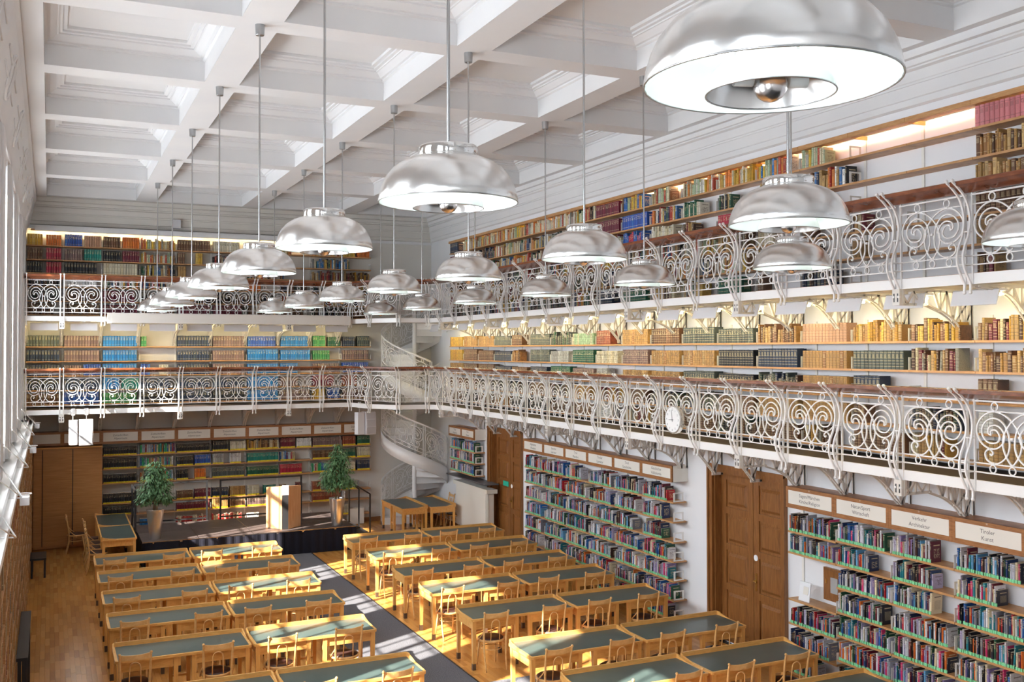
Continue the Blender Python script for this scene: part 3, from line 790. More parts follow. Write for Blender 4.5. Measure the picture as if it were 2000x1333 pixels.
def fill(kind, mode, plane, a0, a1, z, pal, frac=1.0, h=(0.22, 0.30), wd=(0.03, 0.045), dep=0.20, info=None, lean_end=False, uniform=False, label=None, old=False, start=0.0):
    """mode R: right wall, left to right is from a0 (far) down to a1; B: back wall, a0 < a1; L: left wall"""
    L = abs(a1 - a0) * frac - 0.01; p = 0.012 + start; sgn = -1 if mode == 'R' else 1
    pl = PALS[pal] if isinstance(pal, str) else sum([PALS[q] for q in pal], [])
    k = 0; H = random.uniform(*h)
    if uniform: cw, cc = pl[0]
    while True:
        wv = random.uniform(*wd) if not uniform else (wd[0] + wd[1]) / 2
        if p + wv > L: break
        hv = H if uniform else random.uniform(*h)
        hv *= random.uniform(0.99, 1.01)
        cw, ch = pl[0] if (uniform and random.random() < 0.7) else random.choice(pl)
        c = hx(ch); v = random.uniform(0.78, 1.16); c = tuple(min(0.9, q * v) for q in c)
        dv = dep * random.uniform(0.88, 1.0)
        lean = 0.0
        if not uniform and random.random() < 0.05: lean = random.uniform(0.03, 0.09)
        k += 1
        BOOKS.append(dict(kind=kind, mode=mode, plane=plane + (0 if uniform else random.uniform(0, 0.02)) * (1 if mode != 'L' else -1), a=a0 + sgn * p, s=sgn, w=wv - 0.0055, h=hv, d=dv, z=z, c=c, cw=cw, k=k, info=info, lean=lean, lab=label, old=old))
        p += wv + (abs(math.sin(lean)) * hv if lean else 0)

ME_SHELF = {}
def shelf_bay(label, mode, plane, a0, a1, zs, depth=0.27, wallc=None, sign=None, ends=True, group=None, mat='oak', thick=0.028, rows=None):
    """one bay of wall shelving; plane is the front edge of the boards"""
    lo, hi = min(a0, a1), max(a0, a1)
    if mode == 'R': loc = (plane, lo, zs[-1])
    else: loc = (lo, plane, zs[-1])
    root = thing('shelf_bay', label, 'bookshelf', loc, 0, group)
    wall = wallc if wallc is not None else plane + depth
    for z in zs:
        mb = MB()
        if mode == 'R': mb.box(plane, wall - 0.025, lo + 0.004, hi - 0.004, z - thick, z)
        else: mb.box(lo + 0.004, hi - 0.004, plane, wall - 0.025, z - thick, z)
        part(mb, 'shelf_board', M[mat], root)
    mb = MB(); zt, zb = zs[0] + 0.30, zs[-1] - 0.1
    if mode == 'R': mb.box(wall - 0.022, wall - 0.002, hi - 0.02, hi + 0.02, zb, zt)
    else: mb.box(lo - 0.02, lo + 0.02, wall - 0.022, wall - 0.002, zb, zt)
    part(mb, 'wall_upright', M['white_wire'], root)
    if ends:
        for zi, z in enumerate(zs):
            if rows is not None and rows[zi] <= 0: continue
            # bent white bookend plates: an open frame at the near end of every board
            mb = MB(); y = lo + 0.012 if mode == 'R' else hi - 0.012
            F4 = [(0.01, 0, 0.22, 0.16), (0.045, 0.022, 0.185, 0.138)]
            fr = []
            for (s0, q0, s1, q1) in F4: fr.append([(s0, q0), (s1, q0), (s1, q1), (s0, q1)])
            for t in (-0.0025, 0.0025):
                for P4 in fr:
                    for sx, q in P4: mb.v.append((plane + sx, y + t, z + q + 0.001) if mode == 'R' else (y + t, plane + sx, z + q + 0.001))
            for j in range(4):
                j2 = (j + 1) % 4
                mb.face((j, j2, 4 + j2, 4 + j)); mb.face((8 + j2, 8 + j, 12 + j, 12 + j2)); mb.face((j2, j, 8 + j, 8 + j2)); mb.face((4 + j, 4 + j2, 12 + j2, 12 + j))
            part(mb, 'bookend', M['white_wire'], root)
    return root

# ---- gallery shelving on the right wall ----
RB = [25.07, 24.1, 23.12, 22.12, 21.12, 20.13, 19.13, 18.14, 17.15, 16.16, 15.17, 14.18, 13.19, 12.2, 11.21, 10.22, 9.23, 8.24, 7.25, 6.26]
RPX = 9.80
L2Z = [4.95, 4.585, 4.225, 3.87, 3.52]
L3Z = [7.45, 7.10, 6.77, 6.43, 6.08, 5.74]
L2P = [ # per bay from the corner: rows top to bottom (palette, fraction)
 [('gold', 1), ('gold', 1), ('tan', 1), ('brown', 1), ('brown', 1)],
 [('tan', 1), ('brown', 1), ('brown', 1), ('brown', 1), ('black', 1)],
 [('tan', 1), ('brown', 1), ('brown', 1), ('black', 1), ('brown', 1)],
 [('slate', 1), ('navy', 1), ('navy', 1), ('black', 1), ('tan', 0.8)],
 [('brown', .62), (('rust', 'brown', 'tan'), .5), ('brown', .9), ('mixdk', 1), ('black', 1)],
 [('slate', 1), ('slate', 1), ('navy', .9), ('brown', 1), ('black', 1)],
 [(('slate', 'dkgreen'), 1), ('grey', .9), ('dkgreen', 1), ('mixdk', 1), ('brown', 1)],
 [('mint', 1), ('dkgreen', 1), ('mauve', 1), ('tan', .8), ('brown', 1)],
 [('rust', .65), ('cream', .9), ('grey', .5), ('mixold', 1), ('white', .6)],
 [('tan', 1), ('mauve', 1), ('tan', 1), ('brown', .9), ('mixold', 1)],
 [('brown', 1), ('tan', 1), ('tan', 1), ('mixdk', 1), ('brown', .9)],
 [('slate', 1), ('tan', 1), ('slate', .95), ('mixdk', 1), ('brown', 1)],
 [('slate', 1), ('black', .95), ('black', 1), ('brown', 1), ('mixdk', 1)],
 [(('tan', 'brown'), .95), ('navy', 1), (('slate', 'mixdk'), .97), ('tan', 1), ('brown', 1)],
 [('salmon', .95), ('tan', 1), ('tan', .97), ('tan', 1), ('mixold', .6)],
 [(('gold', 'tan'), .9), ('slate', .95), ('navy', .55), ('brown', 0.3), ('brown', 1)],
 [(('gold', 'brown'), .85), ('mixold', .8), ('tan', 0), ('mixdk', .8), ('mixold', .6)],
 [('mixold', .9), (('tan', 'brown'), .97), ('brown', .35), ('white', .3), ('tan', 1)],
 [(('tan', 'crimson', 'cream'), .95), ('crimson', .45), ('tan', 0), ('crimson', .95), ('tan', 1)],
 [('tan', .9), ('mixold', 1), ('brown', .5), ('wine', .8), ('tan', 1)]]
L3P = [
 [('navy', .6), ('wine', 1), ('wine', 1), ('brown', .8), ('wine', 1), ('mixdk', 1)],
 [('mixlt', 1), ('mix', 1), ('mix', 1), ('mixdk', 1), ('mixold', 1), ('mixdk', 1)],
 [('mixlt', 1), ('mixdk', 1), ('mix', 1), ('mixold', 1), ('mix', 1), ('mix', .9)],
 [('mixlt', 1), ('mixlt', 1), ('mix', 1), ('mixdk', 1), ('mixold', 1), ('mix', 1)],
 [('mixlt', 1), ('mix', 1), ('mixlt', 1), ('mix', 1), ('mixold', 1), ('mix', 1)],
 [(('cream', 'orange'), 1), ('mix', 1), ('mix', 1), ('mixold', .9), ('mix', 1), ('mixdk', 1)],
 [('mixlt', 1), (('slate', 'cream'), 1), ('cream', 1), ('mix', 1), ('mixdk', 1), ('mixdk', 1)],
 [(('mixlt', 'mixdk'), 1), ('mix', .9), ('brown', 1), ('mixold', 1), ('mixdk', 1), ('mix', .8)],
 [('wine', 1), ('wine', 1), ('mixold', 1), ('mixlt', 1), ('mix', .9), ('navy', .7)],
 [(('cobalt', 'mixlt'), .8), ('cobalt', 1), (('cobalt', 'crimson'), .8), ('mix', 1), ('mixold', .9), ('dkgreen', .9)],
 [('mixlt', .7), (('orange', 'mix'), .9), ('cream', .8), ('mix', 1), ('mixold', 1), ('mixold', .8)],
 [('mixlt', .95), (('cream', 'dkgreen'), .6), ('mixold', .4), ('mixlt', 1), ('mix', .9), ('mix', .6)],
 [(('gold', 'cream', 'orange'), 1), ('mix', .4), ('crimson', .5), ('mixold', .8), ('mixlt', .8), ('dkgreen', .7)],
 [(('blue', 'mixlt'), .8), (('wine', 'mix'), .35), ('mixold', .5), ('cream', .4), ('mixold', .3), ('brown', .2)],
 [('mixlt', .55), ('mix', .95), ('mix', .55), ('brown', .3), ('mixold', .3), ('mixdk', .7)],
 [('cream', 0), ('brown', 0), ('tan', 0), ('mixold', .25), ('tan', .2), ('tan', 0)],
 [('pink', 0), ('brown', 0), ('brown', 0), ('tan', 0), ('tan', 0), ('brown', 0)],
 [('pink', .8), (('brown', 'tan'), 1), (('brown', 'tan'), 1), ('brown', .9), ('tan', .6), ('mixold', .3)],
 [('cream', 0), (('tan', 'brown'), 1), ('brown', 1), ('black', 1), ('mixold', .5), ('brown', .4)],
 [('cream', .3), ('tan', 1), ('brown', 1), ('black', 1), ('mixold', .5), ('brown', .4)]]
for k in range(len(RB) - 1):
    a0, a1 = RB[k], RB[k + 1]
    shelf_bay('oak shelf bay above lower gallery, right wall, %s from the corner' % nth(k + 1), 'R', RPX, a0, a1, L2Z, 0.3, WX, group='lower gallery right shelf bays', rows=[q[1] for q in L2P[k]])
    shelf_bay('oak shelf bay above upper gallery, right wall, %s from the corner' % nth(k + 1), 'R', RPX, a0, a1, L3Z, 0.3, WX, group='upper gallery right shelf bays', rows=[q[1] for q in L3P[k]])
    for g, (ZS, PP) in enumerate(((L2Z, L2P), (L3Z, L3P))):
        for r, (z, (pal, fr)) in enumerate(zip(ZS, PP[k])):
            if fr <= 0: continue
            mixy = isinstance(pal, tuple) or pal.startswith('mix') or g == 1 and pal in ('cream',)
            fill('gallery_book', 'R', RPX + 0.005, a0 - 0.015, a1 + 0.02, z, pal, fr,
                 (0.18, 0.285) if mixy else (0.225, 0.275), (0.026, 0.062) if mixy else (0.056, 0.078), 0.20,
                 ('%s gallery, %s bay from corner' % (LEVEL[g], nth(k + 1)), r + 1), uniform=not mixy, old=(g == 0 or pal in ('brown', 'tan')))
# ---- gallery shelving on the back wall ----
BB = [-0.54, 0.30, 1.19, 2.09, 2.98, 3.87, 4.77, 5.64, 6.52, 7.36, 8.19]
BPY = 27.0
B2P = [
 [('slate', 1), ('navy', 1), ('navy', 1), ('black', 1), ('brown', 1)],
 [('mauve', 1), ('mauve', 1), (('mauve', 'cobalt'), 1), ('navy', 1), ('cobalt', 1)],
 [('blue', 1), ('blue', 1), ('blue', 1), (('blue', 'teal'), 1), ('green', 1)],
 [('green', .22), ('cream', 0), (('cobalt', 'cream'), .6), ('navy', .9), ('black', .9)],
 [('navy', 1), ('navy', 1), ('navy', 1), ('navy', 1), ('navy', 1)],
 [('mauve', .95), ('mauve', 1), ('mauve', 1), ('navy', 1), ('black', 1)],
 [('cobalt', .95), ('blue', 1), ('blue', 1), ('blue', 1), ('blue', 1)],
 [('blue', .95), ('blue', 1), ('blue', .65), ('mauve', .6), ('mauve', 1)],
 [(('green', 'dkgreen'), .9), ('green', .68), ('mauve', 1), ('wine', .8), (('gold', 'cobalt'), .9)],
 [(('navy', 'slate'), .98), ('mauve', 1), ('cobalt', .95), ('rust', .6), ('mauve', .9)]]
B3P = [
 [(('gold', 'orange'), 1), (('brown', 'crimson'), 1), (('black', 'crimson'), 1), ('mixdk', 1), ('mixdk', 1), ('brown', .8)],
 [(('cobalt', 'salmon'), 1), (('mauve', 'teal'), 1), ('black', .9), ('white', .9), ('brown', 1), ('brown', 1)],
 [(('brown', 'orange'), 1), (('black', 'wine'), 1), ('cream', .95), ('mix', 1), ('wine', .9), ('wine', 1)],
 [('mixlt', 1), ('mixlt', 1), ('mix', 1), ('mix', 1), ('mixdk', 1), ('brown', 1)],
 [('brown', 1), (('brown', 'gold'), .5), ('tan', .3), ('brown', .6), ('mixdk', 1), ('wine', 1)],
 [('cream', .85), ('mix', .9), ('mixold', 1), ('mix', .95), ('mixdk', 1), ('wine', .9)],
 [('mixlt', 1), ('mixlt', 1), ('mix', .8), ('orange', .5), ('mixdk', .9), ('brown', 1)],
 [('mixlt', .4), ('brown', .1), ('mix', .15), ('mixdk', .9), ('mix', .9), ('brown', .8)],
 [('mixlt', .95), (('blue', 'mix'), 1), (('wine', 'mix'), 1), ('mixdk', 1), ('mix', .9), ('mixdk', 1)],
 [(('gold', 'orange'), 1), ('mix', .3), ('mixold', 1), ('mix', 1), ('mixdk', .8), ('brown', .9)]]
for k in range(10):
    a0, a1 = BB[k], BB[k + 1]
    shelf_bay('oak shelf bay above lower gallery, back wall, %s from the windows' % nth(k + 1), 'B', BPY, a0, a1, L2Z, 0.3, BY, group='lower gallery back shelf bays')
    shelf_bay('oak shelf bay above upper gallery, back wall, %s from the windows' % nth(k + 1), 'B', BPY, a0, a1, L3Z, 0.3, BY, group='upper gallery back shelf bays')
    for g, (ZS, PP) in enumerate(((L2Z, B2P), (L3Z, B3P))):
        for r, (z, (pal, fr)) in enumerate(zip(ZS, PP[k])):
            if fr <= 0: continue
            mixy = isinstance(pal, tuple) or pal.startswith('mix')
            if isinstance(pal, tuple) and not any(q.startswith('mix') for q in pal):
                L = (a1 - a0) / len(pal)
                for q, pq in enumerate(pal):
                    fill('journal_volume', 'B', BPY + 0.005, a0 + 0.015 + L * q, a0 + L * (q + 1), z, pq, fr, (0.25, 0.29), (0.050, 0.064), 0.2, ('%s back gallery, %s bay' % (LEVEL[g], nth(k + 1)), r + 1), uniform=True)
            else:
                fill('journal_volume', 'B', BPY + 0.005, a0 + 0.015, a1 - 0.01, z, pal, fr, (0.18, 0.28) if mixy else (0.25, 0.285), (0.026, 0.055) if mixy else (0.058, 0.076), 0.2,
                     ('%s back gallery, %s bay' % (LEVEL[g], nth(k + 1)), r + 1), uniform=not mixy)
# light valance over the top row
for lab, args in (('long oak valance board above the top shelf along the right wall', ('R',)), ('long pale valance board above the top shelf along the back wall', ('B',))):
    root = thing('light_valance', lab, 'valance', (RPX, 15, 7.77) if args[0] == 'R' else (3.8, BPY, 7.85))
    if args[0] == 'R':
        for k in range(len(RB) - 1):
            mb = MB(); mb.box(RPX - 0.03, WX - 0.05, RB[k + 1] + 0.004, RB[k] - 0.004, 7.752, 7.775); part(mb, 'valance_board', M['oak'], root)
            mb = MB(); mb.box(RPX + 0.02, WX, RB[k] - 0.03, RB[k] - 0.01, 7.70, 7.752); part(mb, 'valance_bracket', M['oak'], root)
            mb = MB(); mb.tube([(RPX + 0.03, RB[k + 1] + 0.03, 7.733), (RPX + 0.03, RB[k] - 0.05, 7.733)], 0.010, 6); part(mb, 'fluorescent_tube', M['tube_y'], root)
            mb = MB(); mb.box(RPX - 0.03, RPX + 0.085, RB[k + 1] + 0.002, RB[k] - 0.002, 7.712, 7.717); mb.box(RPX - 0.03, RPX - 0.02, RB[k + 1] + 0.002, RB[k] - 0.002, 7.717, 7.752); part(mb, 'tube_cover', M['oak'], root)
    else:
        for k in range(9):
            mb = MB(); mb.box(BB[k] + 0.004, BB[k + 1] - 0.004, BPY - 0.03, BY - 0.05, 7.84, 7.86); part(mb, 'valance_board', M['plaster'], root)
            mb = MB(); mb.tube([(BB[k] + 0.12, BPY + 0.03, 7.82), (BB[k + 1] - 0.12, BPY + 0.03, 7.82)], 0.010, 6); part(mb, 'fluorescent_tube', M['tube_y'], root)
            mb = MB(); mb.box(BB[k] + 0.1, BB[k + 1] - 0.1, BPY, BPY + 0.05, 7.80, 7.805); mb.box(BB[k] + 0.1, BB[k + 1] - 0.1, BPY - 0.0, BPY + 0.006, 7.805, 7.84); part(mb, 'tube_cover', M['oak'], root)
# fluorescent fixtures hung under the upper gallery
def fixture(label, mode, a, group):
    root = thing('strip_light', label, 'light', (9.32, a, 5.5) if mode == 'R' else (a, 26.15, 5.5), 0, group)
    f = (lambda n, t, z: (9.32 + n, a + t, z)) if mode == 'R' else (lambda n, t, z: (a + t, 26.15 + n, z))
    sh = [(-0.10, 5.50), (-0.115, 5.49), (-0.16, 5.33), (-0.155, 5.325), (-0.095, 5.475), (0.02, 5.475), (0.02, 5.50)]
    mb = MB(); mb.prism(sh, lambda n, z, t: f(n, t, z), -0.30, 0.30); part(mb, 'reflector', M['speaker'], root)
    mb = MB()
    p0, p1 = f(-0.05, -0.27, 5.44), f(-0.05, 0.27, 5.44); mb.tube([p0, p1], 0.016, 8); part(mb, 'fluorescent_tube', M['tube_w'], root)
    mb = MB(); q0, q1 = f(-0.03, -0.03, 5.50), f(0.0, 0.03, 5.57); mb.box(min(q0[0], q1[0]), max(q0[0], q1[0]), min(q0[1], q1[1]), max(q0[1], q1[1]), 5.50, 5.57); part(mb, 'stem', M['iron2'], root)
for k in range(len(RB) - 1):
    y = (RB[k] + RB[k + 1]) / 2 - 0.02
    fixture('white strip light above the %s lower-gallery bay from the corner' % nth(k + 1), 'R', y, 'strip lights under the upper gallery, right side')
for k in range(9):
    fixture('white strip light above the %s back-gallery bay from the windows' % nth(k + 1), 'B', (BB[k] + BB[k + 1]) / 2, 'strip lights under the upper gallery, back side')

# ---- ground floor, right wall: sections with signs ----
def sign_box(label, mode, plane, bounds, z0, z1, texts, wall, nums=None, mat='oak_back'):
    lo, hi = min(bounds), max(bounds)
    root = thing('shelf_sign', label, 'sign', (plane, lo, z0) if mode == 'R' else (lo, plane, z0))
    mb = MB()
    if mode == 'R':
        mb.box(plane + 0.012, wall, lo, hi, z1 - 0.02, z1); mb.box(plane + 0.012, wall, lo, hi, z0, z0 + 0.015); mb.box(plane + 0.012, plane + 0.03, lo, hi, z0, z1)
    else:
        mb.box(lo, hi, plane + 0.012, wall, z1 - 0.02, z1); mb.box(lo, hi, plane + 0.012, wall, z0, z0 + 0.015); mb.box(lo, hi, plane + 0.012, plane + 0.03, z0, z1)
    part(mb, 'sign_box', M[mat], root)
    if mode == 'R':
        mb = MB(); mb.box(plane + 0.03, wall, lo - 0.012, lo, z0, z1); part(mb, 'end_panel', M['cream'], root)
    for i in range(len(bounds) - 1):
        a, b = sorted(bounds[i:i + 2]); fr = 0.045
        mb = MB()
        for (p, q, r0, r1) in ((a, a + fr, z0, z1), (b - fr, b, z0, z1), (a + fr, b - fr, z0, z0 + 0.06), (a + fr, b - fr, z1 - 0.05, z1)):
            if mode == 'R': mb.box(plane, plane + 0.012, p + 0.001, q - 0.001, r0, r1)
            else: mb.box(p + 0.001, q - 0.001, plane, plane + 0.012, r0, r1)
        part(mb, 'sign_frame', M[mat], root)
        mb = MB()
        if mode == 'R': mb.box(plane + 0.006, plane + 0.0115, a + fr, b - fr, z0 + 0.06, z1 - 0.05)
        else: mb.box(a + fr, b - fr, plane + 0.006, plane + 0.0115, z0 + 0.06, z1 - 0.05)
        pn = part(mb, 'sign_panel', M['paper'], root)
        for s, dz, sz in ((texts[i], 0.0, 0.07), (nums[i] if nums else None, 0.135, 0.028)):
            if not s: continue
            me = text_mesh(s, sz)
            o = link('lettering' if sz > .05 else 'shelf_number', me, pn)
            zc = (z0 + z1) / 2 + dz + (0.003 if dz == 0 else 0)
            if dz: me.materials.clear(); me.materials.append(M['paper'])
            if mode == 'R':
                o.location = (-0.0015 if dz else 0.0045, (a + b) / 2 - lo, zc - z0); o.rotation_euler = (PI / 2, 0, -PI / 2)
            else:
                o.location = ((a + b) / 2 - lo, -0.0015 if dz else 0.0045, zc - z0); o.rotation_euler = (PI / 2, 0, 0)
    return root
SEC_C = [11.52, 10.54, 9.56, 8.57, 7.59, 6.60, 5.61]
SEC_B = [20.41, 19.41, 18.42, 17.45, 16.44, 15.45, 14.46]
SEC_A = [25.07, 24.18, 23.30]
TC = ['Sagen/Märchen\nKirche/Religion', 'Natur/Sport\nWirtschaft', 'Verkehr\nArchitektur', 'Tiroler\nKunst', 'Tiroler\nKunst', '']
TB = ['Alpinismus\nWandern', 'Sprache\nLiteratur', 'Tirol\nMundart', 'Tiroler\nLiteratur', 'Tirol\nGeschichte', 'Geschichte\nVolkskunde']
TA = ['Tirol\nGeografie', 'Tirol\nReisen']
sign_box('long oak sign box with shelf names, right of the nearer double door', 'R', 9.77, SEC_C, 2.545, 2.85, TC, WX, ['53', '5', '51', '52', '', ''])
sign_box('six-panel oak sign box between the two double doors', 'R', 9.77, SEC_B, 2.545, 2.83, TB, WX)
sign_box('short two-panel oak sign box above the corner radiator', 'R', 9.77, SEC_A, 2.545, 2.82, TA, WX)
GRZ = [2.20, 1.86, 1.51, 1.175, 0.84, 0.505, 0.17]
CN = ['Sagen', 'Natur', 'Verkehr', 'Kunst', 'far Kunst', 'nearest']
CFR = [[.93, .95, 0, .12, .98, .86, .6], [.93, .62, .98, .85, .98, 1, .9], [.68, .70, .66, .93, .90, .9, .8], [.95, .62, 1, 1, .8, .9, 1], [.9] * 7, [.9] * 7]
CZ0 = [2.21, 1.90, 1.56, 1.22, 0.87, 0.52, 0.17]
for k in range(6):
    zs = list(CZ0) if k == 0 else list(GRZ)
    zs = [2.205, 1.90, 1.222, 0.872, 0.522, 0.17] if k == 0 else zs
    if k > 0: zs = [2.225, 1.905, 1.59, 1.257, 0.94, 0.60, 0.26]
    fr = [.93, .95, 0, .98, .86, .6] if k == 0 else CFR[k]
    shelf_bay('oak wall shelf bay under the %s' % ['Sagen/Märchen sign beside the near door', 'Natur/Sport sign', 'Verkehr/Architektur sign', 'Tiroler Kunst sign', 'next sign right of Tiroler Kunst', 'last sign at right edge'][k], 'R', RPX, SEC_C[k], SEC_C[k + 1], zs, 0.3, WX)
    for r, z in enumerate(zs):
        if fr[r] <= 0: continue
        fill('library_book', 'R', RPX + 0.006, SEC_C[k] - 0.015, SEC_C[k + 1] + 0.015, z, 'modern', fr[r], (0.17, 0.275), (0.012, 0.036), 0.19, ('under the %s sign' % ['Sagen/Märchen', 'Natur/Sport', 'Verkehr', 'Tiroler Kunst', 'second Kunst', 'last'][k], r + 1), label='mint')
BFR = [[.93, .93, .86, .82, .85, .7, .5], [.90, .84, .90, .95, .85, .8, .8], [.66, .88, .93, .90, .93, .97, .8], [.90, .88, .95, .90, .88, .85, .9], [.88, .78, .66, .86, .88, .90, .9], [.82, .66, .62, .82, .86, .95, .8]]
for k in range(6):
    shelf_bay('oak wall shelf bay between the doors, %s from the far door' % nth(k + 1), 'R', RPX, SEC_B[k], SEC_B[k + 1], GRZ, 0.3, WX, group='shelf bays between the doors')
    for r, z in enumerate(GRZ):
        fill('library_book', 'R', RPX + 0.006, SEC_B[k] - 0.015, SEC_B[k + 1] + 0.015, z, 'modern', BFR[k][r], (0.17, 0.275), (0.013, 0.038), 0.19, ('%s bay between the doors' % nth(k + 1), r + 1), label='mint')
for k in range(2):
    shelf_bay('short oak shelf bay above the corner radiator, %s' % ('left half' if k == 0 else 'right half'), 'R', RPX, SEC_A[k], SEC_A[k + 1], [2.235, 1.95, 1.64], 0.3, WX)
    for r, z in enumerate([2.235, 1.95, 1.64]):
        fill('library_book', 'R', RPX + 0.006, SEC_A[k] - 0.015, SEC_A[k + 1] + 0.015, z, 'modern', .93, (0.19, 0.25), (0.02, 0.045), 0.19, ('%s bay above the radiator' % nth(k + 1), r + 1), label='mint')

# ---- ground floor, back wall ----
G0Z = [2.20, 1.862, 1.50, 0.99, 0.70, 0.30]
TBk = ['', '', 'Zeitschriften\nAlpenraum', 'Zeitschriften\nAlpenraum', 'Zeitschriften\nAlpenraum', 'Zeitschriften\nAlpenraum', 'Zeitschriften\nAlpenraum', 'Zeitschriften\nAlpenraum', 'Zeitschriften\nAlpenraum', 'Zeitschriften\nAlpenraum']
sign_box('long dark oak sign box across the back wall with journal headings', 'B', 26.93, BB, 2.50, 2.835, TBk, BY)
G0P = [None, None,
 [('black', 1), ('black', 1), ('black', 1), ('black', 1), ('black', .9), ('black', .6)],
 [('journal', 1), ('journal', 1), ('journal', .95), ('cream', .3), ('white', 0), ('blue', .3)],
 [('black', 1), (('black', 'cobalt'), 1), (('black', 'orange'), .75), (('brown', 'wine'), 1), ('wine', 1), ('redwhite', .9)],
 [(('black', 'cream'), 1), (('grey', 'white'), .7), ('slate', 1), (('navy', 'tan'), 1), (('tan', 'brown'), 1), ('redwhite', .9)],
 [('mixold', 1), ('teal', 1), ('dkgreen', 1), (('cream', 'teal'), .85), ('mauve', .95), ('white', .4)],
 [(('wine', 'white'), 1), ('journal', .5), ('crimson', .75), (('brown', 'wine'), .5), ('white', 0), ('white', 0)],
 [('mauve', 1), ('brown', 1), ('journal', .6), (('rust', 'blue'), .7), ('rust', 1), ('white', 0)],
 [(('rust', 'dkgreen'), 1), (('dkgreen', 'cream'), .97), (('cream', 'navy'), .97), ('grey', .65), ('white', .15), ('cream', .3)]]
for k in range(2, 10):
    A0 = BB[k] + (0.035 if k == 2 else 0)
    shelf_bay('oak wall shelf bay on ground floor back wall, %s from the cabinet' % nth(k - 1), 'B', BPY, A0, BB[k + 1], G0Z, 0.3, BY, group='ground floor back shelf bays')
    for r, z in enumerate(G0Z):
        pal, fr = G0P[k][r]
        if fr <= 0: continue
        info = ('ground floor back wall, %s bay' % nth(k - 1), r + 1)
        if isinstance(pal, tuple):
            L = (BB[k + 1] - BB[k]) / 2
            for q, pq in enumerate(pal): fill('journal_volume', 'B', BPY + 0.006, BB[k] + 0.015 + L * q, BB[k] + L * (q + 1), z, pq, fr, (0.22, 0.27), (0.034, 0.046), 0.2, info, uniform=True, label='yellow')
        else:
            mixy = pal in ('journal', 'mixold', 'redwhite')
            fill('journal_volume', 'B', BPY + 0.006, A0 + 0.015, BB[k + 1] - 0.01, z, pal, fr, (0.21, 0.26), (0.032, 0.046), 0.2, info, uniform=not mixy, label='yellow')

# ---- left wall shelving under the windows ----
LB = [27.2 - 1.0 * k for k in range(23)]
LZ = [2.72, 2.36, 2.0, 1.66, 1.32, 0.98, 0.64, 0.30]
PALS['paper'] = [('parchment', '#a88f66'), ('parchment', '#9c8159'), ('parchment', '#b59b73'), ('brown', '#7d6347'), ('parchment', '#a88f66'), ('wine red', '#6e2d38'), ('navy', '#2a3348'), ('rust red', '#94442f')]
for k in range(22):
    root = thing('shelf_bay', 'low wall shelf bay under the windows, %s from the back wall' % nth(k + 1), 'bookshelf', (LX, LB[k + 1], 0), 0, 'shelf bays under the windows')
    if k == 0: z_list = LZ
    for z in LZ:
        mb = MB(); mb.box(LX + 0.002, LX + 0.25, LB[k + 1] + 0.004, LB[k] - 0.004, z - 0.025, z); part(mb, 'shelf_board', M['oak'], root)
        fill('archive_volume', 'L', LX + 0.245, LB[k + 1] + 0.02, LB[k] - 0.02, z, 'paper', 1.0, (0.24, 0.30), (0.03, 0.055), 0.2, None)
    mb = MB(); mb.box(LX, LX + 0.255, LB[k] - 0.004, LB[k] + 0.014 if k == 0 else LB[k] + 0.004, 0, 3.08); part(mb, 'side_panel', M['oak'], root)

# ---- turn the records into books ----
def project(p):
    v = Vector(p) - Vector((0, 0, 4.85)); d = v.dot(_F)
    if d < 0.5: return None
    return 1002 + 1940.2 * v.dot(_R) / d, 642.4 - 1940.2 * v.dot(_U) / d, d
BV = [(0, .05, 0), (.22, 0, 0), (.78, 0, 0), (1, .05, 0), (1, 1, 0), (0, 1, 0)]
BF = [((0, 1, 7, 6), 0), ((1, 2, 8, 7), 0), ((2, 3, 9, 8), 0), ((3, 4, 10, 9), 0), ((4, 5, 11, 10), 1), ((5, 0, 6, 11), 0), ((6, 7, 8, 9, 10, 11), 1)]
BUV = []
for f, mi in BF[:3]: BUV.append([(BV[i % 6][0], 0.0 if i < 6 else 1.0) for i in f])
BUV += [[(2, 0), (3, 0), (3, 1), (2, 1)], [(5, 5)] * 4, [(5, 5)] * 4, [(5, 5)] * 6]
def unit_book(old):
    mb = MB(); mb.v = BV + [(x, y, 1.0) for x, y, z in BV]
    for f, mi in BF: mb.face(f, mi)
    mb.uv = [q for u in BUV for p in u for q in p]
    return mb.mesh('book', [M['bk_solo_old'] if old else M['bk_solo'], M['pages']])
ME_BK = {False: unit_book(False), True: unit_book(True)}
ME_LB = {k: MB().box(0.0, 1.0, -0.035, 0.03, 0.0, 1.0).mesh('spine_label', M[k]) for k in ('mint', 'yellow')}
for b in BOOKS:
    m = b['mode']
    if m == 'R': b['p'] = (b['plane'], b['a'], b['z']); b['rz'] = -PI / 2
    elif m == 'B': b['p'] = (b['a'], b['plane'], b['z']); b['rz'] = 0.0
    else: b['p'] = (b['plane'], b['a'], b['z']); b['rz'] = PI / 2
    q = project(b['p'])
    b['size'] = 0
    if q and 2 < q[0] < 1990 and 2 < q[1] < 1325: b['size'] = b['h'] * b['w'] / q[2] ** 2 * (abs(_F.y) if m == 'B' else abs(_F.x) + 0.15)
GROUP = {'gallery_book': 'books on the gallery shelves of the right wall', 'library_book': 'books with mint labels on the ground floor right shelves', 'journal_volume': 'bound volumes on the back wall shelves'}
solo = set()
for kind in GROUP:
    c = sorted([i for i, b in enumerate(BOOKS) if b['kind'] == kind and b['size'] > 0], key=lambda i: -BOOKS[i]['size'])
    solo |= set(c[:300])
NOUN = {'gallery_book': 'book', 'library_book': 'book', 'journal_volume': 'volume'}
